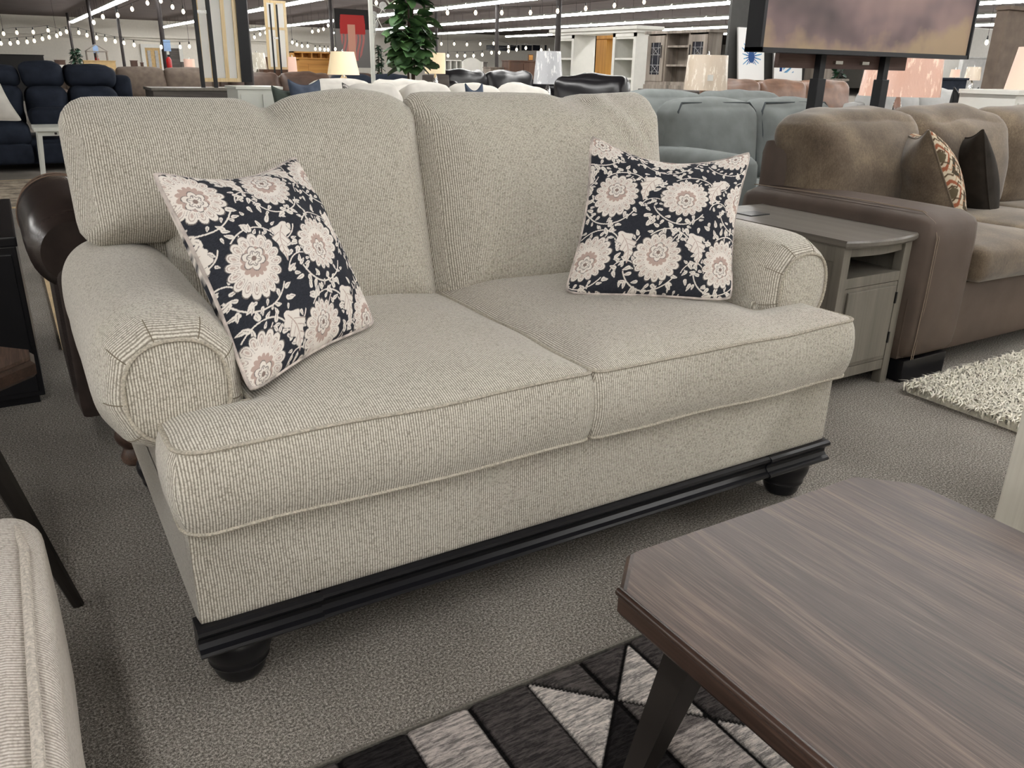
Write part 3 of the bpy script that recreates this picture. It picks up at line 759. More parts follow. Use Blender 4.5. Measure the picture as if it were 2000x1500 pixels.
# ---------------------------------------------------------------- patterned rug under the coffee table
def rug_cols(x, y):
    A = lambda c: np.array(srgb(*c)[:3]); blk, drk, mid, lt, ll = A((38, 36, 37)), A((76, 72, 72)), A((112, 107, 106)), A((176, 169, 166)), A((196, 190, 186))
    p = 0.129; gx = (x-0.29)/p; gy = (-0.262-y)/p
    C = np.zeros(x.shape+(3,)); L = np.full(x.shape, 9.0)
    i = np.floor(gx).astype(int); j = np.floor(gy).astype(int); fx, fy = gx-i, gy-j
    # strips
    strip = [lt, drk, blk]
    k = np.mod(i, 3)
    for q in range(3): C[k == q] = strip[q]
    alt = np.mod(i+j//2, 4) == 0; C[alt & (i > 5)] = drk
    L = np.minimum(L, np.minimum(fx, 1-fx))
    def star(i0, j0):
        # a pinwheel over 2 x 2 cells
        m = (gx >= i0) & (gx < i0+2) & (gy >= j0) & (gy < j0+2)
        a, b_ = gx-i0-1, gy-j0-1; th = np.mod(np.arctan2(-b_, a), 2*PI)/(PI/4)
        s = np.floor(th).astype(int)
        pal = [ll, drk, mid, ll, mid, blk, blk, mid]
        pal = [lt, drk, drk*1.25, ll, ll, blk, blk, mid]
        pal = {0: ll, 1: drk, 2: mid*.6, 3: ll, 4: ll, 5: blk, 6: mid, 7: ll}
        for q in range(8): C[m & (s == q)] = pal[q]
        d = np.minimum(np.abs(a-b_), np.abs(a+b_))/1.414
        d = np.minimum(d, np.minimum(np.where(b_ < 0, np.abs(a), 9), np.where(b_ > 0, np.abs(a), 9)))
        e = np.minimum(np.minimum(gx-i0, i0+2-gx), 9)
        L[m] = np.minimum(d, e)[m]
    for n_ in range(-2, 9):
        for j0 in range(0, 16, 2):
            if (n_*1+j0//2) % 2 == 0: star(2+n_*4 if (j0//2) % 2 == 0 else 2+n_*4-2, j0)
    return C, L*p
gx = np.arange(-0.10, 1.50, 0.0055); gy = np.arange(-2.3, -0.262, 0.0055)
Xg, Yg = np.meshgrid(gx, gy, indexing='ij')
C, L = rug_cols(Xg, Yg)
C[L < 0.0042] = np.array(srgb(18, 17, 18)[:3])
Z = 0.013-0.005*np.exp(-(L/0.006)**2)+np.random.RandomState(1).rand(*Xg.shape)*0.0016
ed = np.minimum(np.minimum(Xg+0.10, 1.5-Xg), np.minimum(-0.262-Yg, Yg+2.3)); Z = np.where(ed < 0.004, 0.003, Z)
rug = thing('area_rug', (0.7, -1.2, 0), 'grey and black geometric area rug with carved black lines under the walnut coffee table', 'rug')
grid_obj('pile', np.stack([Xg, Yg, Z], -1), M['rugpile'], rug, C)
part('binding', MB().box(-0.107, 1.507, -0.262, -0.255, 0, 0.011, 0.003).box(-0.107, -0.10, -2.3, -0.255, 0, 0.011, 0.003).box(1.5, 1.507, -2.3, -0.255, 0, 0.011, 0.003), M['rugbindgrey'], rug)

# ---------------------------------------------------------------- walnut coffee table
CT = thing('coffee_table', (0.83, -1.2, 0), 'walnut coffee table with clipped corners and splayed bronze metal legs on the geometric rug', 'coffee table')
x0, x1, y1, y0, zt = 0.482, 1.163, -0.530, -1.75, 0.462
cl = 0.075
def octo(g): return [(x0+g+cl, y1-g), (x0+g, y1-g-cl), (x0+g, y0+g+cl), (x0+g+cl, y0+g), (x1-g-cl, y0+g), (x1-g, y0+g+cl), (x1-g, y1-g-cl), (x1-g-cl, y1-g)]
part('tabletop', MB().prism(octo(0.008), zt-0.030, zt, 0.0), M['walnut'], CT, False)
part('edge_band', MB().prism(octo(0.0), zt-0.040, zt-0.004, 0.006), M['walnut_edge'], CT, False)
part('side_lip', MB().tube([(x0+0.0035, y1-cl+.004, zt-0.004), (x0+0.0035, y0+cl, zt-0.004)], .0065, 10), M['walnut_edge'], CT)
part('side_lip', MB().tube([(x1-0.0035, y1-cl-.01, zt-0.010), (x1-0.0035, y0+cl, zt-0.010)], .0065, 10), M['walnut_edge'], CT)
for sx in (0, 1):
    for sy in (0, 1):
        tx, ty = (x0+0.075 if sx == 0 else x1-0.075), (y1-0.165 if sy else y0+0.165)
        bx, by = tx+(-0.062 if sx == 0 else 0.062), ty+(0.075 if sy else -0.075)
        part('leg', MB().taper((bx, by, 0.012), (tx, ty, zt-0.04), 0.017, 0.037, 4, PI/4+0.0), M['metal_dark'], CT, False)

# ---------------------------------------------------------------- end table at the left
ET = thing('end_table', (-0.53, 0.53, 0), 'small walnut end table with clipped corner and splayed dark legs at the left edge', 'end table')
def rot(p, c=(-0.53, 0.53), a=PI/4): return (c[0]+p[0]*math.cos(a)-p[1]*math.sin(a), c[1]+p[0]*math.sin(a)+p[1]*math.cos(a))
def oct2(g, h=0.27, c=0.045): return [rot(q) for q in ((h-g, -h+c), (h-g, h-c), (h-c, h-g), (-h+c, h-g), (-h+g, h-c), (-h+g, -h+c), (-h+c, -h+g), (h-c, -h+g))]
part('tabletop', MB().prism(oct2(0.010), 0.550, 0.580, 0), M['walnut'], ET, False)
part('edge_band', MB().prism(oct2(0.0), 0.538, 0.573, 0.007), M['walnut_edge'], ET, False)
for a in range(4):
    t = a*PI/2-0.20; ci, co = 0.20, 0.345
    part('leg', MB().taper((-0.53+co*math.cos(t), 0.53+co*math.sin(t), 0), (-0.53+ci*math.cos(t), 0.53+ci*math.sin(t), 0.54), 0.013, 0.028, 8), M['metal_dark'], ET, False)

# ---------------------------------------------------------------- pale ottoman at the lower left
OT = thing('ottoman', (-0.62, -0.62, 0), 'pale ribbed chenille ottoman with a welted seam in the lower left corner', 'ottoman')
V, Fc = soft(-1.05, -0.213, -1.30, 0.075, 0.10, 0.466, r=0.055, puff=(0.008, 0.008, 0.015), n=26, wr=0.004, ws=4)
part('cushion', MB().add(V, Fc), M['ribo'], OT)
pts = [(-0.236, -1.2+1.22*i/40, 0.458+0.006*math.sin(PI*min(1, i/38))) for i in range(38)]+[(-0.250, 0.035, 0.452), (-0.30, 0.050, 0.455), (-1.0, 0.050, 0.455)]
part('welt', MB().tube(pts, 0.0065, 8), M['pipe_o'], OT)
for q in ((-0.95, -1.2), (-0.3, -1.2), (-0.3, -0.05), (-0.95, -0.05)): part('leg', MB().lathe((q[0], q[1], 0), [(.02, 0), (.03, .11)], 16), M['blackwood'], OT)
# ---------------------------------------------------------------- sofas
def hang(o, loc, rz=0.0):
    o.location = loc; o.rotation_euler = (0, 0, rz); return o
def sofa(name, label, cat, w, depth, n, mats, hgt=0.97, seat=0.46, arm_w=0.22, arm_h=0.62, roll=False, legs=True, group=None, nb=None, tuft=0, over=0.0, back_t=0.22, pipe=None, zb=0.10, res=7, leg_mat=None, backs_wr=0.02, arms=(1, 1)):
    """sofa built facing -y, centred on its footprint"""
    t = thing(name, (0, 0, 0), label, cat, group); body, cush = mats[0], mats[1]; nb = nb or n
    h, d = w/2, depth/2
    if not legs and zb == 0.10: zb = 0.0
    part('base', MB().add(*soft(-h, h, -d+.03, d, zb, seat-.14, r=.03, n=4)), body, t)
    part('back_frame', MB().add(*soft(-h+arm_w*.4, h-arm_w*.4, d-.20, d, zb+.1, hgt-.10, r=.06, n=5)), body, t)
    for i, sg in enumerate((-1, 1)):
        if not arms[i]: continue
        xa = sg*h; xb = sg*(h-arm_w)
        if roll:
            mb = MB().add(*soft(min(xa, xb)+.03*(sg < 0)+0, max(xa, xb)-.03*(sg > 0), -d, d-.05, zb, arm_h-.10, r=.03, n=5))
            pr = [(xa-sg*.10, -d-.01), (xa-sg*.10, d-.1)]
            mb.tube([(pr[0][0], -d-.01, arm_h-.12), (pr[0][0], -d+.02, arm_h-.12), (pr[0][0], 0, arm_h-.12), (pr[0][0], d-.1, arm_h-.12)], [.10, .125, .135, .12], 24)
        else:
            mb = MB().add(*soft(min(xa, xb), max(xa, xb), -d, d-.04, zb, arm_h, r=.07, puff=(.01, .01, .012), n=7))
        part('arm', mb, body, t)
    sw = (w-2*arm_w)/n
    for k in range(n):
        a = -h+arm_w+k*sw
        c = part('seat_cushion', MB().add(*soft(a+.004, a+sw-.004, -d-.02, d-.24, seat-.15, seat, r=.04, puff=(0, .012, .03), n=res, wr=.006)), cush, t)
    bw = (w-2*arm_w+2*over)/nb
    for k in range(nb):
        a = -h+arm_w-over+k*bw
        c = part('back_cushion', MB().add(*soft(a+.003, a+bw-.003, d-.22-back_t*.6, d-.08, seat-.03, hgt, r=.09, puff=(.012, .05, .035), n=res+2, wr=backs_wr, ws=4.5, seed=k*3.1, fn=lambda p: p+Vector((0, (p.z-seat)*.14, 0)))), cush, t)
        if pipe:
            z0, z1, x0_, x1_ = seat+.06, hgt-.0, a+.035, a+bw-.035
            y_ = d-.22-back_t*.6-.0
            pts = [(x0_, y_+.03, z0), (x1_, y_+.03, z0), (x1_, y_+.03+(z1-seat)*.14, z1-.05), (x1_-.04, y_+.05+(z1-seat)*.14, z1), (x0_+.04, y_+.05+(z1-seat)*.14, z1), (x0_, y_+.03+(z1-seat)*.14, z1-.05)]
            part('welt', MB().tube(pts, .008, 6, closed=True), pipe, c)
    if legs:
        for x in (-h+.1, h-.1):
            for y in (-d+.1, d-.1): part('leg', MB().taper((x, y, 0), (x, y, zb+.02), .028, .042), leg_mat or M['blackwood'], t, False)
    return t

# brown sofa to the right of the end table
BS = sofa('sofa', 'brown sofa with mocha chenille cushions and dark suede arms, right of the grey end table', 'sofa', 2.55, 1.02, 3, (M['suede'], M['mocha']), hgt=0.98, seat=0.52, arm_w=0.36, arm_h=0.665, legs=False, nb=3, over=0.20, zb=0.085, back_t=0.30, res=12, backs_wr=0.028)
hang(BS, (2.735+1.275, 0.445+0.51, 0))
x_ = -1.275
st = MB()
for dx in (0.05, 0.062):
    pts = [(x_+dx+0.0, -.507, .10), (x_+dx+.0, -.514, .35), (x_+dx+.002, -.512, .58), (x_+dx+.006, -.490, .640), (x_+dx+.008, -.43, .672), (x_+dx+.006, -.2, .678), (x_+dx+.004, .1, .678), (x_+dx+.004, .42, .672)]
    st.tube([tuple(p) for p in pts], .0016, 5)
part('stitching', st, mat_plain('tan_thread', srgb(138, 122, 106), 0.8), BS)
for sx in (-1, 1):
    for sy in (-1, 1): part('leg', MB().box(sx*1.24, sx*0.96, sy*.49, sy*.36, 0, .09, .004), M['blackwood'], BS, False)

P3 = lambda *q: tuple(tuple(float(c) for c in at(*a, **k)) for a, k in q)
def cnr(px, py, y): return tuple(float(c) for c in at(px, py, y=y))
pillow((cnr(1775, 470, 1.22), cnr(1893, 482, .82), cnr(1755, 243, 1.22), cnr(1813, 248, .86)), 0.150, 220, (M['mocha'], M['kilim'], kilim),
       'tan chenille pillow with a rust and cream patterned back on the brown sofa', dip=(.03, .10, .05), sq=.5, Nb=220)
pillow((cnr(1880, 470, 1.25), cnr(1942, 478, .90), cnr(1852, 243, 1.25), cnr(1922, 247, .92)), 0.11, 60, (M['dkgreypil'], M['dkgreypil']),
       'charcoal velvet pillow behind the patterned pillow on the brown sofa', dip=(.03, .10, .05))

# ---------------------------------------------------------------- grey end table with shelf and door
G = thing('side_cabinet', (2.55, 0.9, 0), 'grey chairside end table with open shelf and door between loveseat and brown sofa', 'end table')
gx0, gx1, gy0, gy1, gt = 2.345, 2.735, 0.505, 1.27, 0.602
arc = [(gx0-.012+(gx1-gx0+.024)*i/14, gy0-.012-0.040*math.sin(PI*i/14)**.8) for i in range(15)]
part('tabletop', MB().prism(arc+[(gx1+.012, gy1), (gx0-.012, gy1)], gt-.026, gt, 0.007), M['greywood_top'], G, True, angle=30)
part('charging_outlet', MB().box(2.42, 2.53, 1.03, 1.12, gt-.004, gt+.004, .002), M['plasticblack'], G, False, label='black charging outlet set in the top')
for x, y in ((gx0, gy0), (gx1-.04, gy0), (gx0, gy1-.06), (gx1-.04, gy1-.06)):
    part('post', MB().box(x, x+.04, y, y+.04, 0, gt-.026, .003), M['greywood'], G, False)
b = MB().box(gx0+.008, gx0+.018, gy0+.04, gy1-.05, .06, gt-.03)
part('side_panel', b, M['greywood'], G, False)
part('side_panel', MB().box(gx1-.018, gx1-.008, gy0+.04, gy1-.05, .06, gt-.03), M['greywood'], G, False)
part('side_rail', MB().box(gx0+.002, gx0+.018, gy0+.04, gy1-.05, gt-.085, gt-.028, .002), M['greywood'], G, False)
part('back_panel', MB().box(gx0+.02, gx1-.02, gy1-.05, gy1-.04, .06, gt-.03), M['greywood'], G, False)
ap = [(gx0+.04+(gx1-gx0-.08)*i/12, gy0+.012-0.022*math.sin(PI*i/12)) for i in range(13)]
part('apron', MB().prism(ap+[(gx1-.04, gy0+.03), (gx0+.04, gy0+.03)], gt-.065, gt-.026), M['greywood'], G, True, angle=30)
part('shelf', MB().box(gx0+.02, gx1-.02, gy0+.006, gy1-.05, .432, .455, .002).box(gx0+.038, gx1-.038, gy0+.002, gy0+.03, .420, .458, .002), M['greywood'], G, False)
part('bottom_rail', MB().box(gx0+.038, gx1-.038, gy0+.004, gy0+.03, .06, .10, .002).box(gx0+.02, gx1-.02, gy0+.02, gy1-.05, .06, .075), M['greywood'], G, False)
dr = part('door', MB().box(gx0+.042, gx1-.042, gy0+.002, gy0+.022, .103, .418, .002).box(gx0+.056, gx1-.056, gy0-.006, gy0+.004, .118, .405, .005), M['greywood'], G, False)
part('handle', MB().box(gx0+.062, gx0+.072, gy0-.030, gy0-.02, .20, .30, .002).box(gx0+.062, gx0+.072, gy0-.03, gy0-.004, .20, .208).box(gx0+.062, gx0+.072, gy0-.03, gy0-.004, .292, .30), M['plasticblack'], dr, False)
for z in (.17, .33): part('hinge', MB().box(gx1-.044, gx1-.036, gy0-.004, gy0+.004, z, z+.045, .001), M['plasticblack'], dr, False)

# ---------------------------------------------------------------- white shag rug and whitewashed cabinet at the right edge
S0 = at(1783, 768, z=0); rs = np.random.RandomState(11)
SR = thing('shag_rug', (3.1, 0.1, 0), 'ivory long-pile shag rug on the carpet before the brown sofa', 'rug')
sx0, sx1, sy0, sy1 = 2.70, 3.95, -0.55, 0.385
part('backing', MB().box(sx0, sx1, sy0, sy1, 0, .012), M['shag'], SR, False)
mb = MB()
V = []; Fc = []
for k in range(26000):
    x, y = rs.uniform(sx0-.01, sx1), rs.uniform(sy0-.01, sy1+.01)
    if x > 3.6 and rs.rand() < .5: continue
    a = rs.uniform(0, 2*PI); l = rs.uniform(.012, .036); h = rs.uniform(.024, .042); w = .0032
    p = Vector((x, y, .006)); q = p+Vector((l*.4*math.cos(a), l*.4*math.sin(a), h)); r = q+Vector((l*math.cos(a), l*math.sin(a), -h*rs.uniform(0, .45)))
    s_ = Vector((-math.sin(a), math.cos(a), 0))*w; i = len(V)
    V += [p-s_, p+s_, q-s_, q+s_, r]; Fc += [(i, i+1, i+3, i+2), (i+2, i+3, i+4)]
o = link('shag_pile', V, Fc, M['shag'], SR, True, 180); o['kind'] = 'stuff'

c0 = at(1943, 1006, z=.07)
WC = thing('cabinet', (c0.x+.2, c0.y-.3, 0), 'whitewashed wood cabinet corner at the right edge, beyond the coffee table', 'cabinet')
part('body', MB().box(c0.x, c0.x+.45, c0.y-.75, c0.y, .0, .72, .004), M['whitewash'], WC, False)
part('top', MB().box(c0.x-.004, c0.x+.47, c0.y-.77, c0.y+.004, .72, .745, .003), M['whitewash'], WC, False)

# ---------------------------------------------------------------- left side: dark leather chair, black cabinet, rugs, side table, navy sofa
DL = thing('leather_armchair', (0.42, 1.55, 0), 'espresso leather armchair with stitched rolled arm and turned feet, behind the left of the loveseat', 'armchair')
part('base', MB().add(*soft(-.03, .85, 1.16, 1.98, .13, .42, r=.03, n=5)), M['dkleather'], DL)
part('back', MB().add(*soft(.03, .80, 1.12, 1.34, .35, .88, r=.08, n=7, wr=.01)), M['dkleather'], DL)
part('seat_cushion', MB().add(*soft(.10, .72, 1.33, 1.99, .36, .50, r=.05, puff=(0, 0, .03), n=7)), M['dkleather'], DL)
for cx, sg in ((-.035, 1), (.86, -1)):
    pts = [(cx, 1.16, .655), (cx, 1.20, .66), (cx, 1.35, .665), (cx, 1.55, .672), (cx, 1.72, .678), (cx, 1.80, .680), (cx, 1.835, .680)]
    mb = MB().tube(pts, [.09, .118, .124, .126, .126, .118, .095], 32)
    mb.add(*soft(cx-.07 if sg > 0 else cx-.04, cx+.04 if sg > 0 else cx+.07, 1.16, 1.90, .16, .64, r=.03, n=5))
    a = part('arm', mb, M['dkleather'], DL)
    if sg > 0:
        for y, r in ((1.795, .1215), (1.68, .1285)):
            part('stitching', MB().tube([(cx+r*math.cos(t), y, .679+r*math.sin(t)) for t in [PI*2*k/40 for k in range(40)]], .0024, 5, closed=True), M['stitch'], a)
for x, y in ((.02, 1.16), (.82, 1.16), (.02, 1.9), (.82, 1.9)):
    part('turned_foot', MB().lathe((x, y, 0), [(.022, 0), (.034, .012), (.036, .03), (.026, .048), (.024, .056), (.04, .075), (.046, .095), (.038, .118), (.024, .135)], 24), M['walnut_edge'], DL)

cx_, cy_ = -0.183, 1.85; top_z = float(at(26, 452, x=cx_).z)
BC = thing('media_cabinet', (-0.5, 1.9, 0), 'black wooden cabinet at the left edge behind the small walnut table', 'cabinet')
yc = float(at(24, 452, x=cx_).y); z_t = .60
b = MB().box(-.95, cx_, 1.82, 2.72, .03, z_t-.035, .004); part('body', b, M['blackwood'], BC, False)
part('top', MB().box(-.97, cx_+.006, 1.81, 2.74, z_t-.035, z_t, .006), M['blackwood'], BC, False)
part('plinth', MB().box(-.93, cx_-.02, 1.84, 2.7, 0, .03), M['blackwood'], BC, False)
part('door', MB().box(-.55, -.20, 1.812, 1.822, .05, z_t-.06, .003), M['blackwood'], BC, False)

def flat_rug(name, label, x0, x1, y0, y1, mt, h=.008):
    t = thing(name, ((x0+x1)/2, (y0+y1)/2, 0), label, 'rug')
    part('pile', MB().box(x0+.02, x1-.02, y0+.02, y1-.02, 0, h), mt, t, False)
    part('binding', MB().box(x0, x1, y0, y0+.02, 0, h+.001).box(x0, x1, y1-.02, y1, 0, h+.001).box(x0, x0+.02, y0+.02, y1-.02, 0, h+.001).box(x1-.02, x1, y0+.02, y1-.02, 0, h+.001), M['rugbind'], t, False)
flat_rug('runner_rug', 'faded beige distressed rug with a tan bound edge behind the leather armchair', -.095, 1.6, 2.44, 4.2, M['vintage'])
flat_rug('vintage_rug', 'faded grey distressed rug on the carpet in front of the navy sofa', -2.2, 0.02, 6.6, 8.5, M['vintage'])

NS = thing('reclining_sofa', (-.6, 10.1, 0), 'navy velour reclining sofa with a centre console at the far left', 'sofa')
zs = 1.10
for k, (xa, xb, top) in enumerate(((-1.8, -.75, 1.08), (-.75, .10, 1.09), (.10, .60, 1.12), (.60, 1.15, 1.09))):
    pass
part('base', MB().add(*soft(-1.9, 1.16, 9.35, 10.4, .06, .34, r=.05, n=5)), M['navy'], NS)
for k, (xa, xb, top) in enumerate(((-1.75, -.58, 1.09), (-.02-.55+.0, .12, 1.09), (.12, .56, 1.125), (.56, 1.10, 1.10))):
    part('back_cushion', MB().add(*soft(xa, xb-.01, 9.72, 10.25, .86, top, r=.09, puff=(0, .05, .015), n=8, wr=.02)), M['navy'], NS)
    part('lumbar_cushion', MB().add(*soft(xa+.01, xb-.02, 9.62, 10.15, .42, .88, r=.10, puff=(0, .05, 0), n=8, wr=.02)), M['navy'], NS)
    if k != 2: part('seat_cushion', MB().add(*soft(xa, xb-.01, 9.25, 9.8, .26, .52, r=.09, puff=(0, .03, .02), n=7, wr=.01)), M['navy'], NS)
    part('footrest', MB().add(*soft(xa+.01, xb-.02, 9.22, 9.36, .08, .30, r=.05, n=5)), M['navy'], NS)
part('arm', MB().add(*soft(1.07, 1.30, 9.25, 10.2, .06, .66, r=.09, n=7)), M['navy'], NS)
part('wing', MB().add(*soft(1.06, 1.27, 9.85, 10.3, .5, 1.0, r=.07, n=6)), M['navy'], NS)
part('console_lid', MB().add(*soft(.12, .56, 9.3, 9.75, .44, .66, r=.09, n=6)), M['navy'], NS)
pillow(((-.42, 9.2, .53), (.05, 9.1, .54), (-.50, 9.4, 1.0), (-.10, 9.35, .95)), .09, 30, (M['cream'], M['cream']), 'off-white pillow on the seat of the navy sofa', dip=(.03, .08, .05))

WT = thing('side_table', (.38, 8.6, 0), 'white painted side table on splayed legs in front of the navy sofa', 'side table')
part('top', MB().box(.112, .62, 8.30, 8.80, .485, .525, .004), M['white_metal'], WT, False)
part('apron', MB().box(.14, .6, 8.34, 8.78, .44, .485), M['white_metal'], WT, False)
part('knob', MB().lathe((.30, 8.3, .455), [(.012, 0), (.012, .02)], 10), M['pole'], WT)
for x, y in ((.14, 8.76), (.14, 8.35), (.58, 8.35), (.58, 8.76)): part('leg', MB().taper((x-.01, y, 0), (x+.02, y, .45), .022, .028), M['white_metal'], WT, False)
# ---------------------------------------------------------------- showroom behind the loveseat
def pbox(px0, px1, pt, pb, d, dep=.3, zb=None, zt=None):
    """extents of an upright block whose front shows between these photo columns/rows at depth d"""
    c = at((px0+px1)/2, pb if pb is not None else pt, d=d); Y = c.y
    a = at(px0, pt, y=Y); b_ = at(px1, pt, y=Y)
    z1 = (a.z+b_.z)/2 if zt is None else zt
    z0 = zb if zb is not None else at((px0+px1)/2, pb, y=Y).z
    return a.x, b_.x, Y, Y+dep, z0, z1

# support posts
def post(px, d, r=.06, label=''):
    p = at(px, 120, d=d); t = thing('support_post', (p.x, p.y, 0), label, 'post')
    part('column', MB().lathe((p.x, p.y, 0), [(r, 0), (r, 3.5)], 16), M['pole'], t)
    part('base_plate', MB().box(p.x-.12, p.x+.12, p.y-.12, p.y+.12, 0, .015), M['pole'], t, False)
    return p
for px, d, lb in ((146, 44, 'dark steel ceiling post next to the far potted tree, leftmost of the posts'), (189, 33, 'dark steel ceiling post in front of the house-shaped shelf'), (242, 36, 'dark steel ceiling post between the tan headboard and the dark framed boards'),
                  (323, 24, 'dark steel ceiling post with a red fire extinguisher, between the two doorways'), (483, 14, 'wide dark ceiling post right beside the stretched canvas seen from behind'),
                  (651, 30, 'dark ceiling post just left of the red brush-stroke painting'), (853, 38, 'dark ceiling post behind the cream drum lamp near the fig tree'), (970, 27, 'dark ceiling post between the white arched headboard and the brown cabinet'),
                  (1088, 19, 'dark ceiling post rising behind the lamp shade wrapped in grey plastic')):
    post(px, d, .085 if px == 483 else .065, lb)
for px, d, lb in ((190, 32.6, 'red fire extinguisher on the post by the house-shaped shelf'), (329, 23.6, 'red fire extinguisher on the post between the doorways')):
    p = at(px, 122, d=d); t = thing('fire_extinguisher', (p.x, p.y-.1, 1.0), lb, 'fire extinguisher'); s_ = d/24
    part('cylinder', MB().lathe((p.x, p.y-.105, .80), [(.05, 0), (.075, .03), (.075, .42), (.03, .50)], 14), M['red'], t)
    part('valve', MB().box(p.x-.03, p.x+.05, p.y-.14, p.y-.10, 1.30, 1.36), M['plasticblack'], t, False)
    o = part('sign', MB().box(p.x-.09, p.x+.10, p.y-.085, p.y-.055, 1.45, 1.75), M['signblue'], None, False); tag(o, lb.replace('red fire extinguisher', 'pale blue notice above the extinguisher'), 'sign')

# far doors, back-wall furniture
for k, (a, b_, top) in enumerate(((282, 311, 93), (329, 349, 94))):
    x0_, x1_, y_, _, _, z1 = pbox(a, b_, top, None, 52, zb=0); y_ = 55.9; x0_ = at(a, top, y=y_).x; x1_ = at(b_, top, y=y_).x; z1 = at(a, top, y=y_).z
    struct('door_%d' % (k+1), MB().box(x0_, x1_, y_, y_+.08, 0, z1), M['tan'] if k == 0 else M['oakdark'])
    struct('trim_%d' % (k+2), MB().box(x0_-.22, x0_, y_-.06, y_+.1, 0, z1+.2).box(x1_, x1_+.22, y_-.06, y_+.1, 0, z1+.2).box(x0_, x1_, y_-.06, y_+.1, z1, z1+.2), M['white'])
    if k == 0:
        o = struct('window_1', MB().box(x0_+.12, (x0_+x1_)/2-.12, y_-.05, y_, .3, z1-.15).box((x0_+x1_)/2+.12, x1_-.12, y_-.05, y_, .3, z1-.15), M['ltgrey'])
y_ = 55.9
mb = MB()
for a, b_ in ((950, 992), (997, 1014), (1019, 1038), (1041, 1054), (1064, 1067)):
    mb.box(at(a, 90, y=y_).x, at(b_, 90, y=y_).x, y_-.05, y_+.02, at(a, 98.5, y=y_).z, at(a, 88, y=y_).z)
struct('window_2', mb, M['glassdark'])

def block(name, label, cat, mat, px0, px1, pt, d, dep=.3, zb=0.0, pb=None, panels=0, top=None, pmat=None, shelves=0, group=None):
    x0_, x1_, y0_, y1_, z0_, z1_ = pbox(px0, px1, pt, pb, d, dep, zb=None if pb is not None else zb)
    t = thing(name, ((x0_+x1_)/2, y0_, z0_), label, cat, group)
    if shelves:
        w_ = x1_-x0_; mb = MB().box(x0_, x0_+.03, y0_, y1_, z0_, z1_).box(x1_-.03, x1_, y0_, y1_, z0_, z1_).box(x0_, x1_, y0_, y1_, z1_-.03, z1_).box(x0_, x1_, y1_-.02, y1_, z0_, z1_)
        part('carcass', mb, mat, t, False)
        for q in range(shelves): z = z0_+(z1_-z0_)*q/shelves; part('shelf', MB().box(x0_+.03, x1_-.03, y0_+.01, y1_-.02, z, z+.03), mat, t, False)
        if panels:
            for q in range(1, panels): x = x0_+w_*q/panels; part('divider', MB().box(x-.015, x+.015, y0_+.01, y1_-.02, z0_, z1_-.03), mat, t, False)
    else:
        part('body', MB().box(x0_, x1_, y0_, y1_, z0_, z1_-.03, .006), mat, t, False)
        part('top', MB().box(x0_-.02, x1_+.02, y0_-.02, y1_, z1_-.03, z1_, .004), top or mat, t, False)
        for q in range(panels):
            a = x0_+(x1_-x0_)*q/panels+.03; b2 = x0_+(x1_-x0_)*(q+1)/panels-.03
            dd = part('door', MB().box(a, b2, y0_-.012, y0_+.004, z0_+.05, z1_-.08, .003), pmat or mat, t, False)
            part('knob', MB().box(b2-.05, b2-.03, y0_-.03, y0_-.01, (z0_+z1_)/2, (z0_+z1_)/2+.06), M['plasticblack'], dd, False)
    return t
block('headboard', 'black upholstered headboard against the far left wall above the navy sofa', 'headboard', M['plasticblack'], -30, 84, 106, 24, .12)
block('nightstand', 'small brown chest by the far wall, just right of the black headboard', 'chest', M['brownwood'], 107, 127, 117, 40, .5, panels=1)
block('dresser', 'white dresser under the far potted tree by the back wall', 'dresser', M['white'], 108, 150, 127, 38, .5, panels=2)
block('headboard', 'tan wooden headboard beneath the house-shaped shelf', 'headboard', M['tan'], 163, 225, 118, 30, .35)
block('framed_board', 'larger dark framed board leaning by the back wall, left of the glass doors', 'board', M['brownwood'], 254, 268, 118, 40, .05)
block('framed_board', 'smaller dark framed board leaning by the back wall, left of the glass doors', 'board', M['brownwood'], 274, 280, 122, 40, .05)
block('chair_stack', 'small dark chest right of the second doorway', 'chest', M['oakdark'], 354, 361, 121, 40, .4)
t = thing('house_shelf', tuple(at(187, 118, d=31)), 'weathered house-shaped shelf with a pitched roof on the tan headboard', 'shelf')
hb = pbox(163, 225, 118, None, 30, .35, zb=0); c = Vector(((hb[0]+hb[1])/2-.05, hb[2]+.03, hb[5]+.30)); w_ = .40
part('roof', MB().add([(c.x-w_, c.y, c.z), (c.x+w_, c.y, c.z), (c.x, c.y, c.z+.26), (c.x-w_, c.y+.2, c.z), (c.x+w_, c.y+.2, c.z), (c.x, c.y+.2, c.z+.26), (c.x-w_+.05, c.y, c.z+.0), (c.x+w_-.05, c.y, c.z), (c.x, c.y, c.z+.22)], [(0, 2, 5, 3), (1, 4, 5, 2), (0, 6, 8, 2), (2, 8, 7, 1)]), M['oakgrey'], t, False)
part('frame', MB().box(c.x-w_+.04, c.x-w_+.08, c.y, c.y+.2, c.z-.30, c.z).box(c.x+w_-.08, c.x+w_-.04, c.y, c.y+.2, c.z-.30, c.z).box(c.x-w_+.04, c.x+w_-.04, c.y, c.y+.2, c.z-.02, c.z+.02).box(c.x-.02, c.x+.02, c.y, c.y+.2, c.z-.3, c.z), M['oakgrey'], t, False)

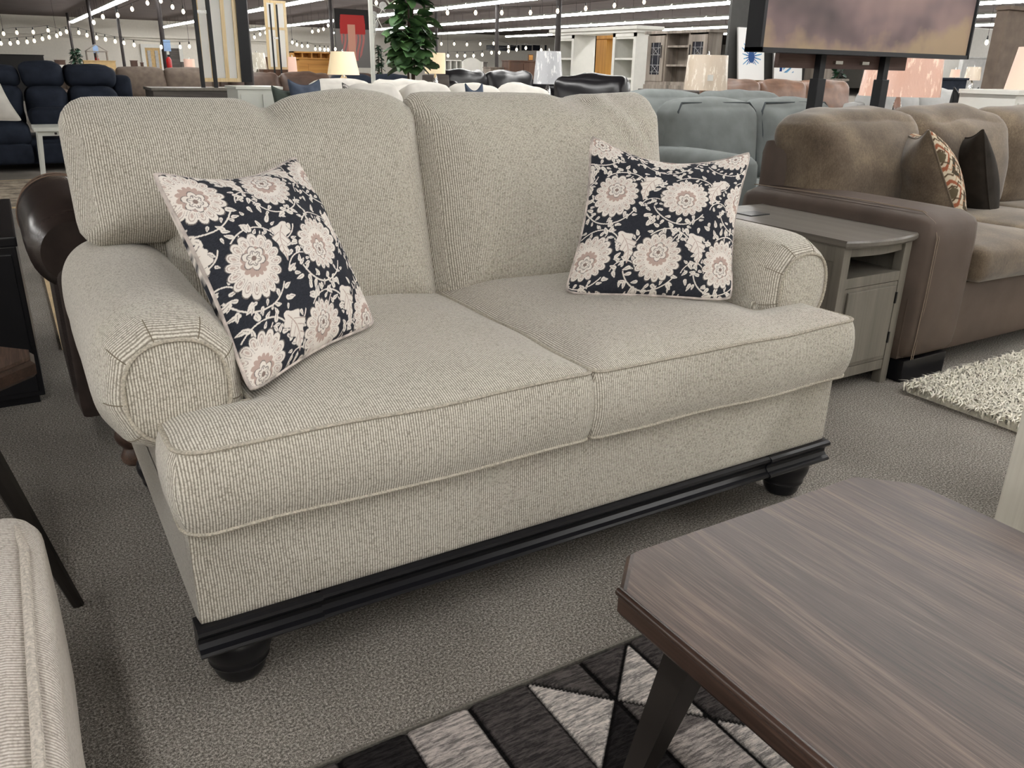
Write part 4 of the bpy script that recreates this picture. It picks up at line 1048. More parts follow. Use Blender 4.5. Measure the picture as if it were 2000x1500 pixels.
block('shelf_unit', 'white cube shelf against the back wall right of the lit drum lamp', 'shelf', M['white'], 869, 904, 117, 24, .35, panels=3, shelves=4)
t = thing('headboard', tuple(at(925, 138, d=23)), 'white arched wooden headboard right of the white cube shelf', 'headboard')
Yb = at(925, 138, d=23).y; xa, xb = at(905, 120, y=Yb).x, at(939, 120, y=Yb).x
mb = MB(); n_ = 12; top = [(xa+(xb-xa)*k/n_, 1.33+.10*math.sin(PI*k/n_)) for k in range(n_+1)]
V = [(x, y, z) for y in (Yb, Yb+.06) for x, z in [(xa, 0)]+top+[(xb, 0)]]; K = n_+3
mb.add(V, [tuple(range(K)), tuple(range(2*K-1, K-1, -1))]+[(k, (k+1) % K, K+(k+1) % K, K+k) for k in range(K)]); part('panel', mb, M['white'], t, False)
part('post', MB().box(xb, xb+.07, Yb-.02, Yb+.08, 0, 1.33), M['white'], t, False)
block('tv_stand', 'dark side table against the back wall by the post', 'table', M['oakdark'], 944, 951, 121, 24, .4)
block('cabinet', 'brown two-door cabinet against the back wall left of the wrapped lamp', 'cabinet', M['brownwood'], 995, 1046, 118, 22, .4, panels=2)
block('cabinet', 'small chest between the arched headboard and the brown cabinet', 'chest', M['oakgrey'], 958, 985, 131, 22, .4)
o = MB(); hb = pbox(995, 1046, 118, None, 22, .4, zb=0); c = Vector((hb[1], hb[2], hb[5]+.07))
t = thing('framed_picture', tuple(c), 'small framed orange picture standing on the brown cabinet', 'picture')
part('frame', MB().box(c.x-.16, c.x+.0, c.y+.12, c.y+.15, c.z-.07, c.z+.09), M['brownwood'], t, False)
part('print', MB().box(c.x-.14, c.x-.02, c.y+.115, c.y+.12, c.z-.05, c.z+.07), M['pine'], t, False)
pd = block('sideboard', 'honey pine sideboard with black strap hinges, left of the lit cream lamp', 'sideboard', M['pine'], 584, 645, 113, 17, .5, top=M['pine'])
Yb = at(615, 113, d=17).y
for px in (602,):
    for z in (.99, .90, .80): part('strap_hinge', MB().box(at(px, 113, y=Yb).x, at(px+8, 113, y=Yb).x, Yb-.02, Yb-.005, z, z+.02), M['plasticblack'], pd, False)
part('drawer', MB().box(at(601, 113, y=Yb).x, at(640, 113, y=Yb).x, Yb-.012, Yb, .70, 1.18), M['pine'], pd, False)
block('hutch', 'honey pine shelf hutch behind the pine sideboard', 'shelf', M['pine'], 572, 645, 101, 19, .3, shelves=3, panels=4)
block('sideboard', 'low brown wooden console behind the small wrapped lamp', 'console', M['brownwood'], 512, 590, 112, 20, .4)

# a canvas seen from behind, on a stand
def stretched_canvas(label, pxa, pxb, zb, zt, d, frame=True, bars=2, lean=0.10, strip=0):
    c = at((pxa+pxb)/2, 160, d=d); Y = c.y; xa = at(pxa, 160, y=Y).x; xb = at(pxb, 160, y=Y).x
    t = thing('canvas_painting', ((xa+xb)/2, Y, zb), label, 'painting'); w_ = .045
    sh = lambda x, y, z: (x, y-lean*(z-zb), z)
    def bar(name, a, b2, y0_, y1_, z0_, z1_, mat):
        v = [sh(x, y, z) for x in (a, b2) for y in (y0_, y1_) for z in (z0_, z1_)]
        part(name, MB().add(v, [(0, 1, 3, 2), (4, 6, 7, 5), (0, 4, 5, 1), (2, 3, 7, 6), (0, 2, 6, 4), (1, 5, 7, 3)]), mat, t, False)
    bar('canvas', xa, xb, Y+.03, Y+.036, zb, zt, M['canvas'])
    for a in (xa, xb-w_): bar('stretcher_bar', a, a+w_, Y, Y+.03, zb, zt, M['rawwood'])
    for k in range(1, bars+1): x = xa+(xb-xa)*k/(bars+1); bar('stretcher_bar', x-w_/2, x+w_/2, Y+.003, Y+.028, zb, zt, M['rawwood'])
    for z in (zb, zb+(zt-zb)*.58, zt-w_): bar('cross_bar', xa, xb, Y-.003, Y+.02, z, z+w_, M['rawwood'])
    if strip: bar('side_frame', xb, xb+strip, Y-.02, Y+.06, zb, zt, M['black_metal'])
    return xa, xb, Y
def tv_mount(label, pxs, z0_, z1_, y_, w_=.02, bar_z=None):
    xs_ = [at(p, 168, y=y_).x for p in pxs]; t = thing('display_stand', (sum(xs_)/2, y_, z0_), label, 'stand')
    for x in xs_: part('pole', MB().box(x-w_, x+w_, y_-w_, y_+w_, z0_, z1_, .003), M['black_metal'], t, False)
    if bar_z: part('crossbar', MB().box(xs_[0], xs_[1], y_-.012, y_+.012, bar_z, bar_z+.035), M['chrome'], t, False)
    return t
xa, xb, Yc = stretched_canvas('large stretched canvas seen from behind with raw wood bars, above the grey console', 393, 472, .93, 2.6, 10.4, lean=.07, strip=.13)
tv_mount('pair of black upright poles before the large canvas back, on the grey console', (397, 422), .872, 2.6, Yc-.40, .022, 1.70)
c1 = block('console_table', 'grey-green wooden console with a raised back ledge, behind the left of the loveseat', 'console', M['oakdark'], 298, 462, 172, 9.75, .6, panels=3, pmat=M['oakdark'], top=M['greywood'])
block('dresser', 'white dresser with moulded top just left of the green and blue pillows', 'dresser', M['white_metal'], 463, 548, 169, 9.0, .5, panels=2)
xa, xb, Yd = stretched_canvas('narrow stretched canvas seen from behind on thin poles, above the chocolate leather sofa', 527, 568, 1.06, 2.28, 16, bars=1, lean=.04)
tv_mount('pair of thin black poles holding the narrow canvas, behind the chocolate leather sofa', (539, 552), 0, 2.2, Yd-.20, .014, 1.6)

def place_sofa(o, px0, px1, pt, d, hgt, w, rz=0.0, back=False):
    c = at((px0+px1)/2, pt, d=d); o.location = (c.x, c.y, 0); o.rotation_euler = (0, 0, rz)
s = sofa('sofa', 'long taupe microfibre sofa with its back to the camera side, right of the navy sofa', 'sofa', 4.2, .95, 4, (M['taupe'], M['taupe']), hgt=1.03, res=5, legs=False)
s.location = (3.0, 18.0, 0)
s = sofa('sofa', 'chocolate leather sofa with wrinkled cushions, behind the narrow canvas on poles', 'sofa', 3.3, .95, 3, (M['dbleather'], M['dbleather']), hgt=.99, res=7, backs_wr=.05, legs=False)
s.location = (4.95, 14.6, 0)
s = sofa('sofa', 'cream linen sofa holding the dark green, slate blue and black-and-white pillows', 'sofa', 2.0, .95, 2, (M['cream'], M['cream']), hgt=.975, res=7, backs_wr=.035)
s.location = (3.68, 7.95, 0)
def small_pillow(label, pxl, pxr, pt, pb, y_, mat, tilt=.12, thick=.08, rot_=0.0, pattern=None, N=24, second=None, seat=.49):
    a = at(pxl, pb, y=y_); b_ = at(pxr, pb, y=y_); zb = max(min(a.z, b_.z), .0) if seat is None else seat; a.z = b_.z = zb; h = at((pxl+pxr)/2, pt, y=y_).z-zb
    dx = b_-a
    pillow((tuple(a), tuple(a+dx), tuple(a+Vector((dx.x*rot_*.2, tilt, h))), tuple(a+dx+Vector((dx.x*rot_*.2, tilt, h)))), thick, N, (mat, second or mat), label, pattern=pattern, dip=(.03, .14, .05))
small_pillow('dark green velvet pillow on the cream sofa beside the white dresser', 540, 600, 166, 222, 7.68, M['greenpil'], tilt=.14)
small_pillow('slate blue velvet pillow on the cream sofa right of the green one', 574, 638, 153, 222, 7.60, M['bluepil'], tilt=.16)
def bw(u, v):
    A = np.array; C = np.zeros(u.shape+(3,))+A(srgb(206, 202, 194)[:3]); k = np.sin(60*u+6*np.sin(40*v))*np.sin(55*v+5*np.sin(33*u)); C[k > .05] = A(srgb(60, 60, 62)[:3]); return C
small_pillow('black and white patterned pillow on the cream sofa', 678, 733, 160, 212, 7.65, M['kilim'], tilt=.14, pattern=bw, N=90, second=M['cream'])
s = sofa('sofa', 'dark navy sofa behind the black and white patterned pillow, left of the fig tree', 'sofa', 1.9, .95, 2, (M['navy'], M['navy']), hgt=1.0, res=6, legs=False)
c = at(738, 140, d=14); s.location = (c.x, c.y, 0)
s = sofa('sofa', 'long light grey linen sofa directly behind the right half of the loveseat back', 'sofa', 2.5, .95, 3, (M['cream'], M['cream']), hgt=.985, res=7, backs_wr=.04, nb=4)
c = at(925, 172, d=7.2); s.location = (c.x, c.y+.1, 0)
small_pillow('small charcoal pillow corner poking up between the light grey cushions', 920, 955, 160, 200, c.y-.22, M['bluepil'])
s = sofa('sofa', 'glossy black leather sofa with puffy back cushions right of the fig tree', 'sofa', 2.3, 1.0, 2, (M['blkleather'], M['blkleather']), hgt=1.10, seat=.5, arm_h=.95, roll=True, res=8, backs_wr=.05, legs=False)
c = at(968, 145, d=14); s.location = (c.x, c.y, 0)
s = sofa('armchair', 'black leather armchair with a shiny curved back, in front of the white wall unit', 'armchair', 1.0, 1.0, 1, (M['blkleather'], M['blkleather']), hgt=1.08, seat=.48, arm_h=.8, res=9, arm_w=.2, backs_wr=.03, legs=False, over=.12)
c = at(1140, 147, d=8.8); s.location = (c.x, c.y, 0); s.rotation_euler = (0, 0, -.9)

# grey-blue velvet seating
s = sofa('sofa', 'grey-blue velvet sofa with dark welts behind the right pillow', 'sofa', 2.2, .95, 2, (M['greyblue'], M['greyblue']), hgt=.985, seat=.55, res=9, backs_wr=.02, arm_h=.70)
s.location = (4.80, 3.62, 0)
s = sofa('loveseat', 'nearer grey-blue velvet loveseat with welted back cushions beside the brown sofa', 'loveseat', 1.7, .95, 2, (M['greyblue'], M['greyblue']), hgt=.965, seat=.48, res=9, backs_wr=.015, pipe=M['greyblue_d'], arm_h=.70, arm_w=.2, over=.10)
s.location = (4.26, 2.56, 0)
c = at(1290, 260, d=5.0)
small_pillow('pale blue pillow on the grey-blue sofa at the right end of the loveseat back', 1262, 1307, 217, 268, 2.98, M['ltblue'], tilt=.10, thick=.07)
s = sofa('sofa', 'tan brown leather sofa with puffy cushions behind the grey-blue sofas', 'sofa', 2.7, .98, 3, (M['brleather'], M['brleather']), hgt=1.055, seat=.48, res=9, backs_wr=.035, legs=False, arm_h=.80, roll=False, over=.16)
s.location = (8.65, 6.25, 0)
s = sofa('sofa', 'light grey fabric sofa with a charcoal round pillow, right of the tan leather sofa', 'sofa', 1.9, .95, 2, (M['ltgrey'], M['ltgrey']), hgt=1.02, res=7, backs_wr=.03)
c = at(1880, 180, d=7.7); s.location = (c.x, c.y+.2, 0)
small_pillow('round charcoal pillow on the light grey sofa by the right lamps', 1862, 1912, 167, 222, c.y-.32, M['black_metal'], tilt=.05, thick=.12)
block('white_dresser', 'white panelled dresser under the far right lamp', 'dresser', M['white'], 1988, 2100, 177, 5.6, .40, panels=2)

# white wall unit and weathered hutch, both facing left
def wall_unit():
    n0 = at(1243, 90, d=17.3); X0 = n0.x; yn = n0.y; yf = at(1085, 80, x=X0).y; w_ = yf-yn
    t = thing('wall_unit', (X0, yn, 0), 'tall white entertainment wall unit with open shelf towers, behind the black armchair', 'wall unit')
    tw = w_*.26; D = at(1288, 90, y=yn).x-X0
    def tower(ya, yb):
        part('tower_side', MB().box(X0, X0+D, ya, ya+.05, .0, 1.92), M['white'], t, False)
        part('tower_side', MB().box(X0, X0+D, yb-.05, yb, .0, 1.92), M['white'], t, False)
        part('tower_back', MB().box(X0+D-.03, X0+D, ya, yb, .0, 1.92), M['whitein'], t, False)
        part('face_frame', MB().box(X0-.02, X0, ya, ya+.09, 0, 1.92).box(X0-.02, X0, yb-.09, yb, 0, 1.92).box(X0-.02, X0, ya, yb, 1.84, 1.92), M['white'], t, False)
        for z in (.62, .98, 1.38, 1.80): part('shelf', MB().box(X0, X0+D-.03, ya+.05, yb-.05, z, z+.04), M['white'], t, False)
        part('door', MB().box(X0-.03, X0-.01, ya+.08, yb-.08, .08, .58, .004), M['white'], t, False)
    tower(yn, yn+tw); tower(yf-tw, yf)
    part('tower_ledge', MB().box(X0-.06, X0+D, yn-.02, yn+tw, .60, .64), M['white'], t, False)
    part('cornice', MB().box(X0-.06, X0+D, yn-.06, yf+.06, 1.92, 1.98).box(X0-.12, X0+D, yn-.12, yf+.12, 1.98, 2.05, .01), M['white'], t, False)
    part('console', MB().box(X0+.02, X0+D, yn+tw, yf-tw, 0, .60), M['white'], t, False)
    return X0, yn, yf, D
X0, yn, yf, D_ = wall_unit()
Xp = X0+1.6
ya, yb = at(1185, 90, x=Xp).y, at(1137, 90, x=Xp).y
t = thing('armoire', (Xp, (ya+yb)/2, 0), 'honey pine armoire seen through the gap of the white wall unit', 'armoire')
part('body', MB().box(Xp, Xp+.6, ya, yb, 0, 1.98), M['pinez'], t, False)
part('cornice', MB().box(Xp-.08, Xp+.6, ya-.9, yb+.06, 1.90, 2.06), M['pinez'], t, False)
part('dark_panel', MB().box(Xp-.015, Xp, yb-.55, yb-.12, .3, 1.62), M['glassdark'], t, False)

def hutch():
    n0 = at(1384, 100, d=14.5); X0 = n0.x; yn = n0.y; yf = at(1266, 90, x=X0).y; w_ = yf-yn; D = at(1411, 90, y=yn).x-X0
    zt_ = at(1384, 63, x=X0).z; zb_ = .98
    t = thing('glass_hutch', (X0, yn, .8), 'weathered grey oak hutch with leaded glass doors, right of the white wall unit', 'hutch')
    part('carcass', MB().box(X0, X0+D, yn, yn+.04, .86, zt_).box(X0, X0+D, yf-.04, yf, .86, zt_).box(X0+D-.02, X0+D, yn, yf, .86, zt_), M['oakgrey'], t, False)
    part('top', MB().box(X0-.06, X0+D+.02, yn-.05, yf+.05, zt_, zt_+.05), M['oakgrey'], t, False)
    part('base_box', MB().box(X0-.04, X0+D, yn-.02, yf+.02, 0, .92).box(X0-.02, X0+D, yn, yf, .92, .98), M['oakgrey'], t, False)
    dw = w_*.30
    for z in (1.25, 1.58): part('shelf', MB().box(X0+.02, X0+D-.02, yn+dw, yf-dw, z, z+.035), M['oakgrey'], t, False)
    for a in (yn+dw, yf-dw-.04): part('divider', MB().box(X0+.0, X0+D-.02, a, a+.04, zb_, zt_), M['oakgrey'], t, False)
    for ya, yb in ((yn+.02, yn+dw), (yf-dw, yf-.02)):
        dd = part('door', MB().box(X0-.03, X0, ya, ya+.10, zb_, zt_-.03).box(X0-.03, X0, yb-.10, yb, zb_, zt_-.03).box(X0-.03, X0, ya+.1, yb-.1, zb_, zb_+.12).box(X0-.03, X0, ya+.1, yb-.1, zt_-.15, zt_-.03), M['oakgrey'], t, False)
        part('glass_pane', MB().box(X0-.012, X0-.006, ya+.1, yb-.1, zb_+.12, zt_-.15), M['glassdark'], dd, False)
        mb = MB(); z0_, z1_ = zb_+.12, zt_-.15; yy = [ya+.1+(yb-ya-.2)*f for f in (.0, .22, .5, .78, 1)]; zz = [z0_+(z1_-z0_)*f for f in (0, .08, .3, .62, .84, 1)]
        for y in yy[1:4:2]: mb.tube([(X0-.02, y, z0_), (X0-.02, y, z1_)], .007, 4)
        for z in (zz[1], zz[2], zz[3], zz[4]): mb.tube([(X0-.02, yy[0], z), (X0-.02, yy[4], z)], .007, 4)
        for za, zb2 in ((zz[1], zz[2]), (zz[3], zz[4])):
            mb.tube([(X0-.02, yy[1], za), (X0-.02, yy[3], zb2)], .007, 4); mb.tube([(X0-.02, yy[3], za), (X0-.02, yy[1], zb2)], .007, 4)
        part('leading', mb, M['lead'], dd, False)
        part('handle', MB().box(X0-.06, X0-.045, yb-.07 if ya < yn+.1 else ya+.04, yb-.055 if ya < yn+.1 else ya+.055, 1.4, 1.62), M['plasticblack'], dd, False)
hutch()
X1 = at(1254, 185, d=12.8)
ya = at(1385, 185, x=X1.x).y
t = thing('media_console', (X1.x, X1.y, 0), 'charcoal oak media console with small glass doors, below the leaded glass hutch', 'console')
part('body', MB().box(X1.x, X1.x+.5, ya, X1.y, 0, .86), M['oakdark'], t, False)
part('top', MB().box(X1.x-.05, X1.x+.55, ya-.03, X1.y+.05, .86, .90, .006), M['oakdark'], t, False)
for k in range(4):
    y = X1.y-.45-k*.42; dd = part('door', MB().box(X1.x-.02, X1.x, y, y+.38, .1, .80, .004), M['oakdark'], t, False)
    if k: part('glass_pane', MB().box(X1.x-.026, X1.x-.02, y+.06, y+.32, .2, .74), M['glassdark'], dd, False)

# paintings on a ledge
Yp = at(1500, 150, d=13).y; zl = at(1500, 157, y=Yp).z
t = thing('display_ledge', tuple(at(1530, 157, y=Yp)), 'charcoal display panel with a wooden ledge carrying two blue leaf prints', 'display panel')
xa, xb = at(1415, 150, y=Yp).x, at(1600, 150, y=Yp).x
part('panel', MB().box(xa+.25, xb, Yp+.25, Yp+.30, 0, 2.4), M['board'], t, False)
part('ledge', MB().box(xa, xb, Yp-.02, Yp+.25, zl-.05, zl), M['ledgewood'], t, False)
def leaf_print(kind):
    def f(u, v):
        A = np.array; C = np.zeros(u.shape+(3,))+A(srgb(232, 232, 230)[:3]); x, y = u-.5, v-.45
        if kind == 0:
            th = np.arctan2(y-.0, x); r = np.hypot(x, y); k = np.mod(th*22/(2*PI), 1); R = .36+.05*np.sin(th*5+1); fan = (y > -.12-np.abs(x)*.2)
            m = (r < R) & (np.abs(k-.5) < .36*(1.2-r/R)) & fan; m2 = (r < .12)
            C[m] = A(srgb(96, 150, 190)[:3]); C[m & (r < .19)] = A(srgb(50, 92, 150)[:3]); C[m2] = A(srgb(48, 80, 130)[:3])
        else:
            m = (np.abs(x+.22-y*.15) < .045) & (np.abs(y) < .30); C[m] = A(srgb(36, 66, 122)[:3])
            k = np.mod((y-x*.45)/.11, 1); m = (x > -.18) & (x < .28-np.abs(y)*.3) & (np.abs(y) < .32) & (np.abs(k-.5) < .30*(1-(x+.18)/.55)); C[m] = A(srgb(76, 134, 180)[:3])
            m2 = m & (k < .5); C[m2] = A(srgb(120, 170, 204)[:3])
        return C
    return f
for k, (a, b_, lb) in enumerate(((1445, 1495, 'white canvas print of a blue fan palm leaf on the ledge'), (1514, 1569, 'white canvas print of a blue banana leaf on the ledge, right of the palm print'))):
    xa, xb = at(a, 156, y=Yp).x, at(b_, 156, y=Yp).x; h = (xb-xa)*1.35
    t = thing('canvas_print', ((xa+xb)/2, Yp, zl), lb, 'picture')
    g = np.linspace(0, 1, 110); u, v = np.meshgrid(g, g, indexing='ij')
    Pn = np.stack([xa+(xb-xa)*u, Yp+.03+v*.12, zl+.002+h*v], -1); grid_obj('print', Pn, M['artprint'], t, leaf_print(k)(u, v))
    mb = MB(); mb.add([(xa, Yp+.031, zl+.001), (xb, Yp+.031, zl+.001), (xb, Yp+.151, zl+h), (xa, Yp+.151, zl+h), (xa, Yp+.061, zl+.001), (xb, Yp+.061, zl+.001), (xb, Yp+.181, zl+h), (xa, Yp+.181, zl+h)], [(4, 5, 6, 7), (0, 4, 7, 3), (1, 2, 6, 5), (3, 7, 6, 2), (0, 1, 5, 4)])
    part('stretcher', mb, M['canvas'], t, False)

# big framed painting on a stand behind the brown sofa
Ya = 1.80; xa, xb = at(1480, 96, y=Ya).x, at(1888, 110, y=Ya).x; zb_ = at(1480, 101, y=Ya).z
PT = thing('framed_painting', ((xa+xb)/2, Ya, zb_), 'large black-framed abstract painting in mauve and ochre on a black stand behind the brown sofa', 'painting')
H_ = .75
part('picture', MB().box(xa+.02, xb-.02, Ya-.004, Ya+.002, zb_+.02, zb_+H_-.02), M['painting'], PT, False)
part('frame', MB().box(xa, xb, Ya-.015, Ya+.09, zb_, zb_+.022).box(xa, xb, Ya-.015, Ya+.09, zb_+H_-.022, zb_+H_).box(xa, xa+.02, Ya-.015, Ya+.09, zb_, zb_+H_).box(xb-.012, xb, Ya-.015, Ya+.09, zb_, zb_+H_), M['black_metal'], PT, False)
ST = thing('painting_stand', ((xa+xb)/2, Ya+.14, 0), 'black two-pole stand with a walnut board carrying the large framed painting', 'stand')
ys_ = Ya+.12
for pa, pb in (((1607, 110), (1590, 208)), ((1734, 112), (1712, 214))):
    x = at(*pa, y=ys_).x; x2 = at(*pb, y=ys_).x
    part('pole', MB().box(x2-.022, x2+.022, ys_-.02, ys_+.02, 0, 2.0, .003), M['black_metal'], ST, False)
    part('sleeve', MB().box(x2-.032, x2+.032, ys_-.03, ys_+.03, 0, 1.13, .004), M['black_metal'], ST, False)
xw0, xw1 = at(1527, 115, y=ys_).x, at(1776, 125, y=ys_).x
wz = at(1650, 124, y=ys_).z
part('mount_board', MB().box(xw0, xw1, ys_+.02, ys_+.05, wz-.03, wz+.25, .003), M['walnutboard'], ST, False)
for px in (1640, 1692): x = at(px, 120, y=ys_).x; part('bracket', MB().box(x-.03, x+.03, ys_+.0, ys_+.022, wz-.005, wz+.012), M['chrome'], ST, False)
part('foot_bar', MB().box(xw0, xw1, ys_-.14, ys_+.14, 0, .03, .005), M['black_metal'], ST, False)

# lamps on tables
def lamp(label, px, pt, pb, wpx, d, mat, taper_=.86, base='glass', tlabel=None, table=True, tmat=None, tz=None, square=False, kind='table_lamp'):
    c = at(px, pb, d=d); r = wpx/2*d/F; h = (pb-pt)*d/F*1.02; zs_ = c.z; tz = tz if tz is not None else .62
    t = thing(kind, (c.x, c.y, tz), label, 'lamp')
    n_ = 4 if square else 32
    prof = [(r, 0), (r*taper_, h), (r*taper_-.008, h), (r-.008, 0.001)]
    part('lamp_shade', MB().lathe((c.x, c.y, zs_), prof, n_, cap=False), mat, t, not square)
    hb = zs_-tz
    part('lamp_base', MB().lathe((c.x, c.y, tz), [(.085, 0), (.09, .015), (.05, .03), (.035, hb*.3), (.05, hb*.55), (.03, hb*.85), (.012, hb), (.012, hb+h*.4)], 20), M['chrome'], t)
    part('finial', MB().lathe((c.x, c.y, zs_+h), [(.012, -.02), (.014, 0), (.006, .035)], 10), M['chrome'], t)
    if table:
        tt = thing('lamp_table', (c.x, c.y, 0), tlabel, 'side table'); w_ = .26
        part('top', MB().box(c.x-w_, c.x+w_, c.y-w_, c.y+w_, tz-.03, tz, .004), tmat or M['brownwood'], tt, False)
        for sx in (-1, 1):
            for sy in (-1, 1): part('leg', MB().box(c.x+sx*(w_-.05), c.x+sx*(w_-.01), c.y+sy*(w_-.05), c.y+sy*(w_-.01), 0, tz-.03), tmat or M['brownwood'], tt, False)
    return t
lamp('lit cream tapered lamp left of the red painting', 671, 105, 146, 62, 10, M['warmshade'], .72, tlabel='brown side table under the lit cream lamp', tz=.93)
lamp('ivory lamp shade wrapped in plastic, left of the narrow canvas', 503, 106, 135, 38, 16.3, M['wrapwhite'], .82, tlabel='brown side table under the ivory wrapped lamp', tz=.70)
lamp('small lit white lamp just left of the pine sideboard', 572, 114, 141, 18, 16, M['warmshade2'], .85, tlabel='side table behind the chocolate leather sofa under the small lit lamp', tz=.7)
lamp('lit cream drum lamp behind the fig tree', 850, 107, 144, 40, 12, M['warmshade'], 1.0, tlabel='side table under the lit drum lamp', tz=.7)
lamp('square lit white lamp in front of the large canvas, at its left edge', 371, 117, 135, 20, 20, M['warmshade2'], 1.0, tlabel='low table under the square white lamp', tz=.7)
lamp('grey lamp shade wrapped in crinkled plastic above the light grey sofa', 1070, 106, 164, 58, 10, M['wrapgrey'], .80, tlabel='side table under the grey wrapped lamp', tz=.62)
lamp('cream lamp shade in plastic with a white tag, in front of the leaded glass hutch', 1377, 114, 176, 84, 7.5, M['wrapcream'], .90, tlabel='side table under the cream wrapped lamp', tz=.60)
c = at(1385, 152, d=7.25); o = part('price_tag', MB().box(c.x-.035, c.x+.03, c.y-.02, c.y-.016, c.z-.025, c.z+.025), M['white'], None, False); tag(o, 'small white printed tag on the cream wrapped lamp shade', 'tag')
lamp('large lit peach lamp shade in plastic below the framed painting', 1755, 106, 188, 148, 6.0, M['wrappink'], .90, tlabel='brown side table under the large peach lamp', tz=.62)
lamp('lit peach lamp shade cut off by the right edge', 2012, 100, 177, 92, 5.9, M['warmshade2'], .78, table=False, tz=float(at(2044, 177, d=5.6).z))
lamp('small pink lit lamp far behind, left of the thin white pole', 1864, 137, 151, 18, 17, M['warmshade2'], .9, table=True, tlabel='table under the small pink lamp', tz=.75)
lamp('tan striped lamp shade far behind, between the round pillow and the mirror', 1898, 133, 157, 30, 14, M['wrapcream'], .85, tlabel='table under the tan striped lamp', tz=.75)
lamp('small white lit lamp shade far behind, left of the far right lamp', 1945, 137, 158, 26, 14, M['warmshade'], .75, tlabel='table under the small white lamp', tz=.75)

# red painting on a grey board, metal wall sculpture
Yr = at(690, 100, d=17).y; xa, xb = at(657, 100, y=Yr).x, at(724, 100, y=Yr).x; z0_, z1_ = at(690, 132, y=Yr).z, at(690, 18, y=Yr).z
t = thing('painting', ((xa+xb)/2, Yr, z0_), 'tall grey panel painting with loose red and peach strokes, left of the fig tree', 'painting')
g = np.linspace(0, 1, 130); u, v = np.meshgrid(g, g, indexing='ij')
C = np.zeros(u.shape+(3,))+np.array(srgb(116, 114, 112)[:3]); C[v > .66] = np.array(srgb(44, 42, 42)[:3])
w_ = .30*np.sqrt(np.clip((v-.08)/.92, 0, 1)*np.clip(1.25-v, 0, 1))*2.0
blob = np.abs(u-.5) < np.clip(w_, 0, .38)
C[blob & (v > .58) & (v < .9)] = np.array(srgb(168, 56, 54)[:3]); k = (np.sin(60*u+3*np.sin(9*v)) > -.2); C[blob & (v <= .58) & k & (v > .12)] = np.array(srgb(176, 112, 108)[:3])
C[(np.abs(u-.46) < .11) & (v < .74)] = np.array(srgb(196, 146, 128)[:3])
grid_obj('panel_face', np.stack([xa+(xb-xa)*u, np.full_like(u, Yr), z0_+(z1_-z0_)*v], -1), M['artprint'], t, C)
part('panel', MB().box(xa, xb, Yr+.002, Yr+.05, z0_, z1_), M['board'], t, False)
part('stand', MB().box((xa+xb)/2-.03, (xa+xb)/2+.03, Yr+.06, Yr+.10, 0, z1_-.2), M['pole'], t, False)
c = at(727, 100, d=13)
t = thing('metal_sculpture', (c.x, c.y, 0), 'white metal sculpture of discs on curved rods left of the fig tree', 'sculpture')
part('pole', MB().box(c.x-.03, c.x+.03, c.y-.02, c.y+.02, 0, 2.2), M['white_metal'], t, False)
part('base', MB().lathe((c.x, c.y, 0), [(.2, 0), (.2, .02)], 20), M['white_metal'], t)
for px, py, r in ((748, 12, .065), (730, 30, .06), (731, 47, .07), (728, 58, .05)):
    q = at(px, py, d=12.95); mb = MB().lathe((0, 0, -.008), [(r*.3, 0), (r, .002), (r, .014), (r*.3, .016)], 22)
    mb.v = [(q.x+x, q.y+z, q.z+y) for x, y, z in mb.v]; part('disc', mb, M['ltgrey'], t)
    part('rod', MB().tube([(c.x, c.y, q.z-.35), ((c.x+q.x)/2+.02, c.y, q.z-.15), tuple(q)], .006, 5), M['white_metal'], t)
for e in ((752, 66), (775, 50), (764, 12), (774, 25)):
    q = at(*e, d=12.95); part('rod', MB().tube([(c.x, c.y, q.z+.30), ((c.x+q.x)/2, c.y, q.z+.24), tuple(q)], .006, 5), M['white_metal'], t)

